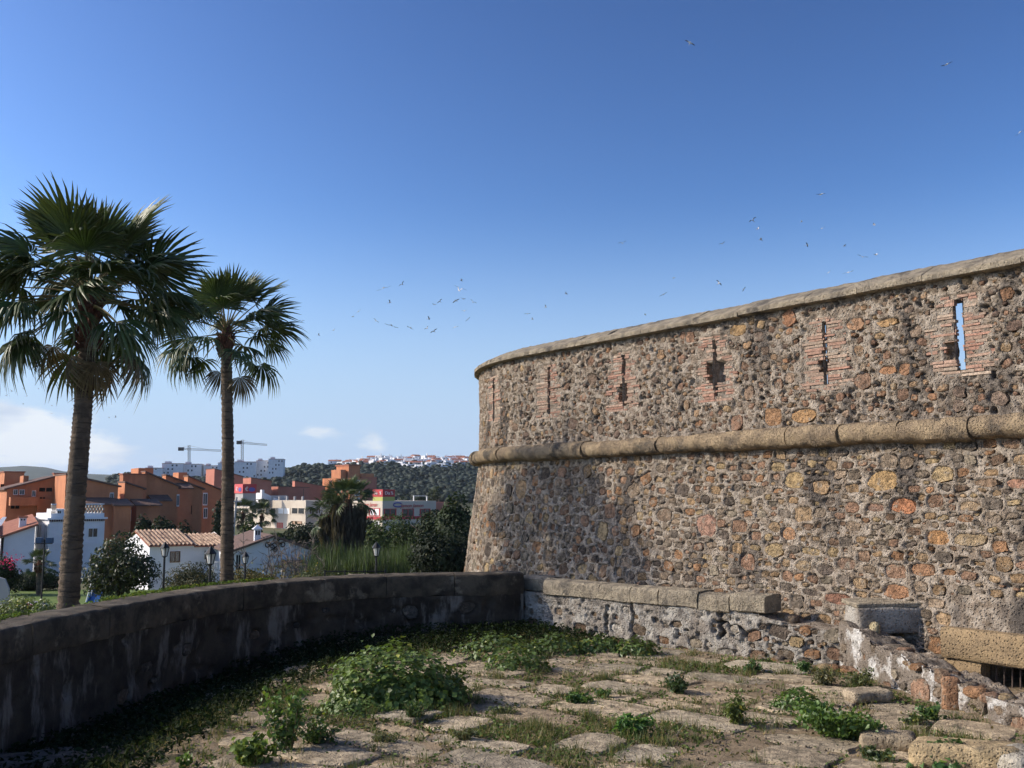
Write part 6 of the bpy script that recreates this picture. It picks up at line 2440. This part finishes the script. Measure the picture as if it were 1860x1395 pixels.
o = link(mesh('reeds', V.reshape(-1, 3), F, False, np.repeat(np.array([[.062, .085, .028]]) * rr_.uniform(.45, 1.5, (n_, 1)), 5, 0)), 'reeds', mm['leaf_a'])
tag(o, kind='stuff')


# fan palms in the distance, with skirts of dead fronds on two of them
def skirt(t, px, py0, py1, Y, rw, seed, n_=900):
    rng = np.random.default_rng(seed)
    a, b = at(px, py0, Y), at(px, py1, Y)
    th = rng.uniform(0, 6.28, n_)
    f = rng.uniform(0, 1, n_)
    z = a.z + (b.z - a.z) * f
    rad = rw * (1 - .35 * f) * rng.uniform(.75, 1.1, n_)
    P = np.stack([a.x + np.cos(th) * rad, Y + np.sin(th) * rad, z], 1)
    Nn_ = np.stack([np.cos(th), np.sin(th), rng.normal(0, .2, n_)], 1)
    d = np.stack([np.cos(th) * .12, np.sin(th) * .12, -np.ones(n_)], 1) + rng.normal(size=(n_, 3)) * .12
    V, F = leaf_batch(P, Nn_, rng.uniform(.7, 1.5, n_), .12, rng, .3, d)
    link(mesh('skirt', V, F, False, leaf_cols(n_, (.115, .092, .062), rng, .5)), 'skirt', mm['leaf_far'], t)


FPD = 'fan palms in the gardens'
t = palm('taller shaggy fan palm with a skirt of dead fronds in the gardens', [(634, 1045), (633, 980), (632, 915)], 72, .35, .3, .95, (12, 14, 5, 3), 31, tz(72), 1.2, FPD)
skirt(t, 634, 925, 1046, 72, 1.15, 61, 1500)
t = palm('shorter shaggy fan palm leaning beside the taller shaggy one', [(614, 1045), (609, 985), (603, 938)], 73, .3, .26, .8, (9, 10, 4, 3), 32, tz(73), 1.0, FPD)
skirt(t, 608, 945, 1046, 73, .95, 62, 1200)
palm('dark fan palm beside the small palm trunk before the cream shops', [(438, 990), (440, 950), (441, 934)], 120, .22, .2, .95, (8, 12, 8, 3), 33, tz(120), .6, FPD)
palm('young fan palm before the cream shop window bays', [(472, 985), (474, 950), (476, 938)], 122, .2, .18, .85, (8, 10, 6, 2), 34, tz(122), .6, FPD)
palm('small spiky palm before the white two storey house', [(70, 1075), (70, 1050), (71, 1028)], 58, .14, .12, .42, (9, 10, 4, 0), 35, tz(58), .4, FPD)


# street lamps
def lamp(label, px, py_top, Y, hh):
    tp_ = at(px, py_top, Y)
    t = thing('street_lamp', label, 'street lamp', (tp_.x, Y, -3.4), 'lantern street lamps')
    x, y, z = tp_.x, Y, tp_.z
    m = MB()
    m.tube([(x, y, -3.5), (x, y, -2.6), (x, y, -2.55), (x, y, z - hh)], [.09, .08, .05, .035], 8)
    m.build('pole', mm['iron'], t)
    s = hh
    m = MB()
    for k in range(4):
        a = math.pi / 2 * k + .5
        ca_, sa_ = math.cos(a), math.sin(a)
        m.tube([(x + ca_ * s * .15, y + sa_ * s * .15, z - s * .98), (x + ca_ * s * .27, y + sa_ * s * .27, z - s * .42)], .016, 4)
    m.tube([(x, y, z - s * 1.06), (x, y, z - s * .96)], [s * .08, s * .18], 8)
    m.build('lantern_frame', mm['iron'], t)
    m = MB()
    m.tube([(x, y, z - s * .95), (x, y, z - s * .42)], [s * .13, s * .235], 4)
    m.build('lantern_glass', mm['lamp_glass'], t)
    m = MB()
    m.tube([(x, y, z - s * .42), (x, y, z - s * .36), (x, y, z - s * .18), (x, y, z - s * .10), (x, y, z)], [s * .32, s * .30, s * .16, s * .10, s * .02], 8)
    m.build('lantern_cap', mm['iron'], t)


lamp('street lamp in front of the cottage window', 300, 984, 33, .50)
lamp('larger street lamp before the cottage porch, left of the small palm', 383, 992, 30, .56)
lamp('street lamp half hidden by bare branches before the gabled house', 446, 1002, 38, .46)
lamp('street lamp standing in front of the green reeds', 684, 984, 34, .50)
tp_ = at(81, 982, 42)
t = thing('floodlight_post', 'thin post with two blue floodlight boxes before the white two storey house', 'lamp post', (tp_.x, 42, -3.4))
m = MB()
m.tube([(tp_.x, 42, -3.4), (tp_.x, 42, tp_.z + .05)], .035, 6)
m.abox(tp_.x - .34, tp_.x + .34, 41.97, 42.03, tp_.z - .14, tp_.z - .10)
m.build('pole', mm['iron'], t)
for s_ in (-1, 1):
    m = MB()
    m.abox(tp_.x + s_ * .22 - .13, tp_.x + s_ * .22 + .13, 41.9, 42.1, tp_.z - .098, tp_.z + .13)
    m.build('floodlight', mm['blue_grey'], t)
tp_ = at(430, 903, 100)
t = thing('utility_pole', 'thin grey utility pole just right of the small palm trunk', 'pole', (tp_.x, 100, tz(100)))
m = MB()
m.tube([(tp_.x - .4, 100, tz(100)), (tp_.x, 100, tp_.z)], [.14, .09], 7)
m.build('pole', mm['grey_wall'], t)
m = MB()
m.abox(tp_.x - .5, tp_.x + .5, 99.9, 100.1, tp_.z - .5, tp_.z - .38)
m.build('crossarm', mm['grey_wall'], t)
# blue slide with its ladder
b = at(160, 1098, 47)
t = thing('playground_slide', 'blue playground slide with white ladder rails beside the tall palm trunk', 'slide', (b.x, 47, -3.15))
for s_ in (0, .22):
    m = MB()
    m.tube([(b.x - .25 + s_, 47.0, -3.15), (b.x - .02 + s_ * .5, 47.4, -3.15 + 1.65)], .025, 6)
    m.build('ladder_rail', mm['frame_white'], t)
for k in range(5):
    m = MB()
    f = (k + 1) / 6
    m.tube([(b.x - .25 + .23 * f, 47 + .4 * f, -3.15 + 1.5 * f), (b.x - .03 + .12 * f, 47 + .4 * f, -3.15 + 1.5 * f)], .015, 5)
    m.build('rung', mm['frame_white'], t)
m = MB()
for (y0, z0, y1, z1) in ((47.45, -2.05, 46.6, -2.95), (46.6, -2.95, 46.2, -3.05)):
    vs = []
    for (y_, z_) in ((y0, z0), (y1, z1)):
        for (dx, dz) in ((.02, .14), (.06, 0), (.52, 0), (.56, .14), (.58, .14), (.54, -.04), (.04, -.04), (.0, .14)):
            vs.append((b.x + dx - .02, y_, z_ + dz))
    m.add(vs, [(k, (k + 1) % 8, 8 + (k + 1) % 8, 8 + k) for k in range(8)])
m.build('slide_chute', mm['blue_paint'], t)
m = MB()
m.abox(b.x + .02, b.x + .54, 47.46, 47.9, -2.12, -2.02)
m.build('platform', mm['blue_paint'], t)
m = MB()
m.abox(b.x - .5, b.x + .7, 46.4, 47.9, -3.2, -3.08)
m.build('base_mat', mm['blue_paint'], t)
# pale play panel and pink rimmed mound at the left edge
b = at(2, 1090, 46)
t = thing('playground_toy', 'pale rounded play panel on posts at the left edge', 'playground', (b.x, 46, -3.15))
m = MB()
pr_ = [(-.55, -2.7), (.28, -2.7), (.36, -2.3), (.30, -1.8), (.10, -1.4), (-.2, -1.3), (-.55, -1.3)]
m.add([(b.x + x, 46, z) for x, z in pr_] + [(b.x + x, 46.12, z) for x, z in pr_], [tuple(range(7)), tuple(range(13, 6, -1))] + [(k, 7 + k, 7 + (k + 1) % 7, (k + 1) % 7) for k in range(7)])
m.build('panel', mm['grey_wall'], t)
for dx in (-.3, .05, .22):
    m = MB()
    m.tube([(b.x + dx, 46.06, -3.2), (b.x + dx, 46.06, -2.69)], .04, 6)
    m.build('post', mm['tile_light'], t)
b = at(44, 1090, 45)
t = thing('play_mound', 'low domed play mound with pink rim left of the tall palm', 'playground', (b.x, 45, -3.15))
m = MB()
nr = 16
vs = [(b.x + .62 * math.cos(math.pi * k / nr), 45, -2.75 + .32 * math.sin(math.pi * k / nr)) for k in range(nr + 1)]
vs2 = [(x, 46.2, z) for x, _, z in vs]
m.add(vs + vs2 + [(b.x + .62, 45, -3.2), (b.x - .62, 45, -3.2)], [tuple(range(nr + 1)) + (2 * nr + 3, 2 * nr + 2)] + [(k, k + 1, nr + 2 + k, nr + 1 + k) for k in range(nr)])
m.build('dome', mm['grey_wall'], t)
m = MB()
m.tube([(x, 44.98, z) for x, _, z in vs], .03, 5)
m.build('rim', mm['pink_paint'], t)
# iron railing along the path under the tower
t = thing('iron_railing', 'dark iron railing along the path by the reeds', 'railing', (at(640, 1040, 34).x, 34, -3.4))
xa_, xb_ = at(590, 1040, 34).x, at(700, 1040, 34).x
zt2 = at(640, 1038, 34).z
for zz in (zt2, zt2 - .35):
    m = MB()
    m.tube([(xa_, 34, zz), (xb_, 34, zz)], .022, 5)
    m.build('rail', mm['iron'], t)
for k in range(4):
    m = MB()
    x = xa_ + (xb_ - xa_) * k / 3
    m.tube([(x, 34, -3.4), (x, 34, zt2 + .06)], .03, 5)
    m.build('post', mm['iron'], t)
m = MB()
a, b2 = at(632, 1040, 40), at(690, 1040, 40)
gw = thing('garden_wall', 'low pale stone wall at the edge of the reeds', 'wall', (a.x, 40, -3.4))
V, F = rockbox((a.x + b2.x) / 2, 40, -2.0, b2.x - a.x, .4, 2.6, 0, .06, .06, 5, 9)
link(mesh('masonry', V, F, True), 'masonry', mm['sandstone_cap'], gw)

# parked car on the road
b = at(653, 973, 158)
t = thing('parked_car', 'small white car on the road behind the fan palm clump', 'car', (b.x, 158, tz(158) + .3))
zc = tz(158) + .3
prof = [(-2.0, .35), (2.0, .35), (2.05, .75), (1.3, .92), (.7, 1.40), (-1.0, 1.42), (-1.7, .95), (-2.05, .85)]
m = MB()
m.add([(b.x + x, 157.2, zc + z) for x, z in prof] + [(b.x + x, 158.8, zc + z) for x, z in prof], [tuple(range(8)), tuple(range(15, 7, -1))] + [(k, 8 + k, 8 + (k + 1) % 8, (k + 1) % 8) for k in range(8)])
m.build('body', mm['car_white'], t)
m = MB()
m.abox(b.x - .9, b.x + .6, 157.16, 157.19, zc + .95, zc + 1.34)
m.build('window', mm['glass_dark'], t)
for dx in (-1.25, 1.25):
    m = MB()
    m.tube([(b.x + dx, 157.1, zc + .33), (b.x + dx, 157.35, zc + .33)], .33, 14)
    m.build('wheel', mm['rubber'], t)

# ================================================================== gulls 
def gull_mesh(flap, seed):
    rng = np.random.default_rng(seed)
    m = MB()
    m.tube([(-.28, 0, .0), (-.16, 0, .01), (0, 0, .02), (.14, 0, .03), (.22, 0, .04), (.28, 0, .03)], [.015, .05, .065, .05, .035, .008], 6, mi=0)
    m.add([(-.26, 0, 0), (-.42, .07, 0), (-.42, -.07, 0)], [(0, 1, 2)], 0)
    for s in (-1, 1):
        a1, a2 = flap, flap * -.4 + .1
        p0 = [(.10, s * .03, .03), (-.08, s * .03, .03)]
        z1 = math.sin(a1) * .30
        y1 = math.cos(a1) * .30
        p1 = [(.15, s * (y1 + .03), .03 + z1), (-.05, s * (y1 + .03), .03 + z1)]
        z2 = z1 + math.sin(a1 * .3 + a2) * .38
        y2 = y1 + math.cos(a1 * .3 + a2) * .38
        p2 = [(.0, s * (y2 + .03), .03 + z2), (-.10, s * (y2 + .03), .03 + z2)]
        th = .012
        for (A, B, mi) in ((p0, p1, 0), (p1, p2, 1)):
            top = [A[0], B[0], B[1], A[1]]
            bot = [(x, y, z - th) for x, y, z in top]
            m.add(top + bot, [(0, 1, 2, 3), (7, 6, 5, 4), (0, 4, 5, 1), (1, 5, 6, 2), (2, 6, 7, 3), (3, 7, 4, 0)], mi)
    me = mesh('gull', np.array(m.V), m.F, False, None, m.MI)
    me.materials.append(mm['gull_white'])
    me.materials.append(mm['gull_grey'])
    return me


GM = [gull_mesh(f, 1) for f in (.7, .35, .05, -.3, .95)]
gl_ = np.random.default_rng(23)
UNIQ = {(1253, 78): 'white gull flying highest, alone near the top of the sky', (1720, 117): 'dark winged gull high at the upper right',
        (1853, 240): 'gull at the right edge of the sky', (1131, 442): 'gull flying alone between the two flocks',
        (1492, 353): 'topmost gull of the flock above the wall', (1541, 495): 'gull just over the wall coping beside a fainter one',
        (711, 591): 'wide winged gull lowest in the left flock', (697, 523): 'gull with raised wings at the top left of the left flock',
        (834, 528): 'broad winged gull at the top right of the left flock'}
RIGHT = [(1253, 78, 13), (1720, 117, 15), (1853, 240, 13), (1131, 442, 10), (1492, 353, 12), (1368, 401, 10), (1377, 416, 9), (1382, 436, 11), (1456, 403, 8), (1493, 415, 9), (1588, 409, 9),
         (1312, 443, 9), (1466, 445, 9), (1534, 447, 9), (1567, 467, 11), (1592, 463, 11), (1505, 495, 8), (1541, 495, 13), (1224, 505, 9), (1306, 515, 9), (1351, 525, 8), (1205, 535, 10),
         (1028, 534, 7), (991, 558, 8), (958, 570, 7), (967, 580, 7), (1172, 571, 7)]
LEFT = [(697, 523, 15), (731, 517, 9), (838, 510, 9), (834, 528, 17), (841, 543, 9), (828, 546, 9), (859, 549, 9), (708, 550, 9), (789, 553, 8), (799, 548, 8), (843, 565, 8), (651, 566, 9),
        (641, 575, 7), (683, 583, 8), (711, 591, 17), (745, 595, 10), (779, 579, 9), (775, 597, 8), (788, 602, 9), (850, 580, 7), (827, 594, 9), (606, 600, 7), (579, 609, 8), (548, 584, 8)]
FAINT = [(12, 719, 4), (21, 711, 5), (43, 707, 4), (48, 720, 5), (42, 734, 5), (94, 737, 5), (93, 751, 4), (172, 743, 4), (182, 733, 4), (210, 758, 6), (198, 759, 4), (70, 706, 4)]
for lst, lab, grp in ((RIGHT, 'small gull in the scattered flock above the tower wall', 'gulls above the tower wall'),
                      (LEFT, 'small gull in the loose flock between the palms and the tower', 'gulls between palms and tower'),
                      (FAINT, 'tiny faraway gull low in the sky behind the tall palm', 'tiny gulls at far left')):
    for (px, py, s) in lst:
        Y = 1.25 * FPX / max(s, 4) * gl_.uniform(.60, .75)
        p = at(px, py, Y)
        o = bpy.data.objects.new('gull', GM[gl_.integers(len(GM))])
        COL.objects.link(o)
        o.location = p
        o.rotation_euler = (gl_.uniform(-.7, .7), gl_.uniform(-.3, .2), gl_.uniform(0, 6.28) if s < 12 else gl_.choice([1.57, -1.57]) + gl_.uniform(-.5, .5))
        tag(o, UNIQ.get((px, py), lab), 'gull', grp)

# ================================================================== the air
if HAZE > 0:
    m = MB()
    m.abox(-7500, 7500, -150, 5700, -9, 190)
    hz = m.build('haze', None)
    hm_ = bpy.data.materials.new('haze')
    hm_.use_nodes = True
    t_ = hm_.node_tree
    t_.nodes.clear()
    ou = t_.nodes.new('ShaderNodeOutputMaterial')
    pv = t_.nodes.new('ShaderNodeVolumePrincipled')
    pv.inputs['Color'].default_value = (.80, .90, 1.0, 1)
    pv.inputs['Density'].default_value = HAZE
    pv.inputs['Anisotropy'].default_value = .2
    t_.links.new(pv.outputs[0], ou.inputs['Volume'])
    hz.data.materials.append(hm_)
    tag(hz, kind='stuff')
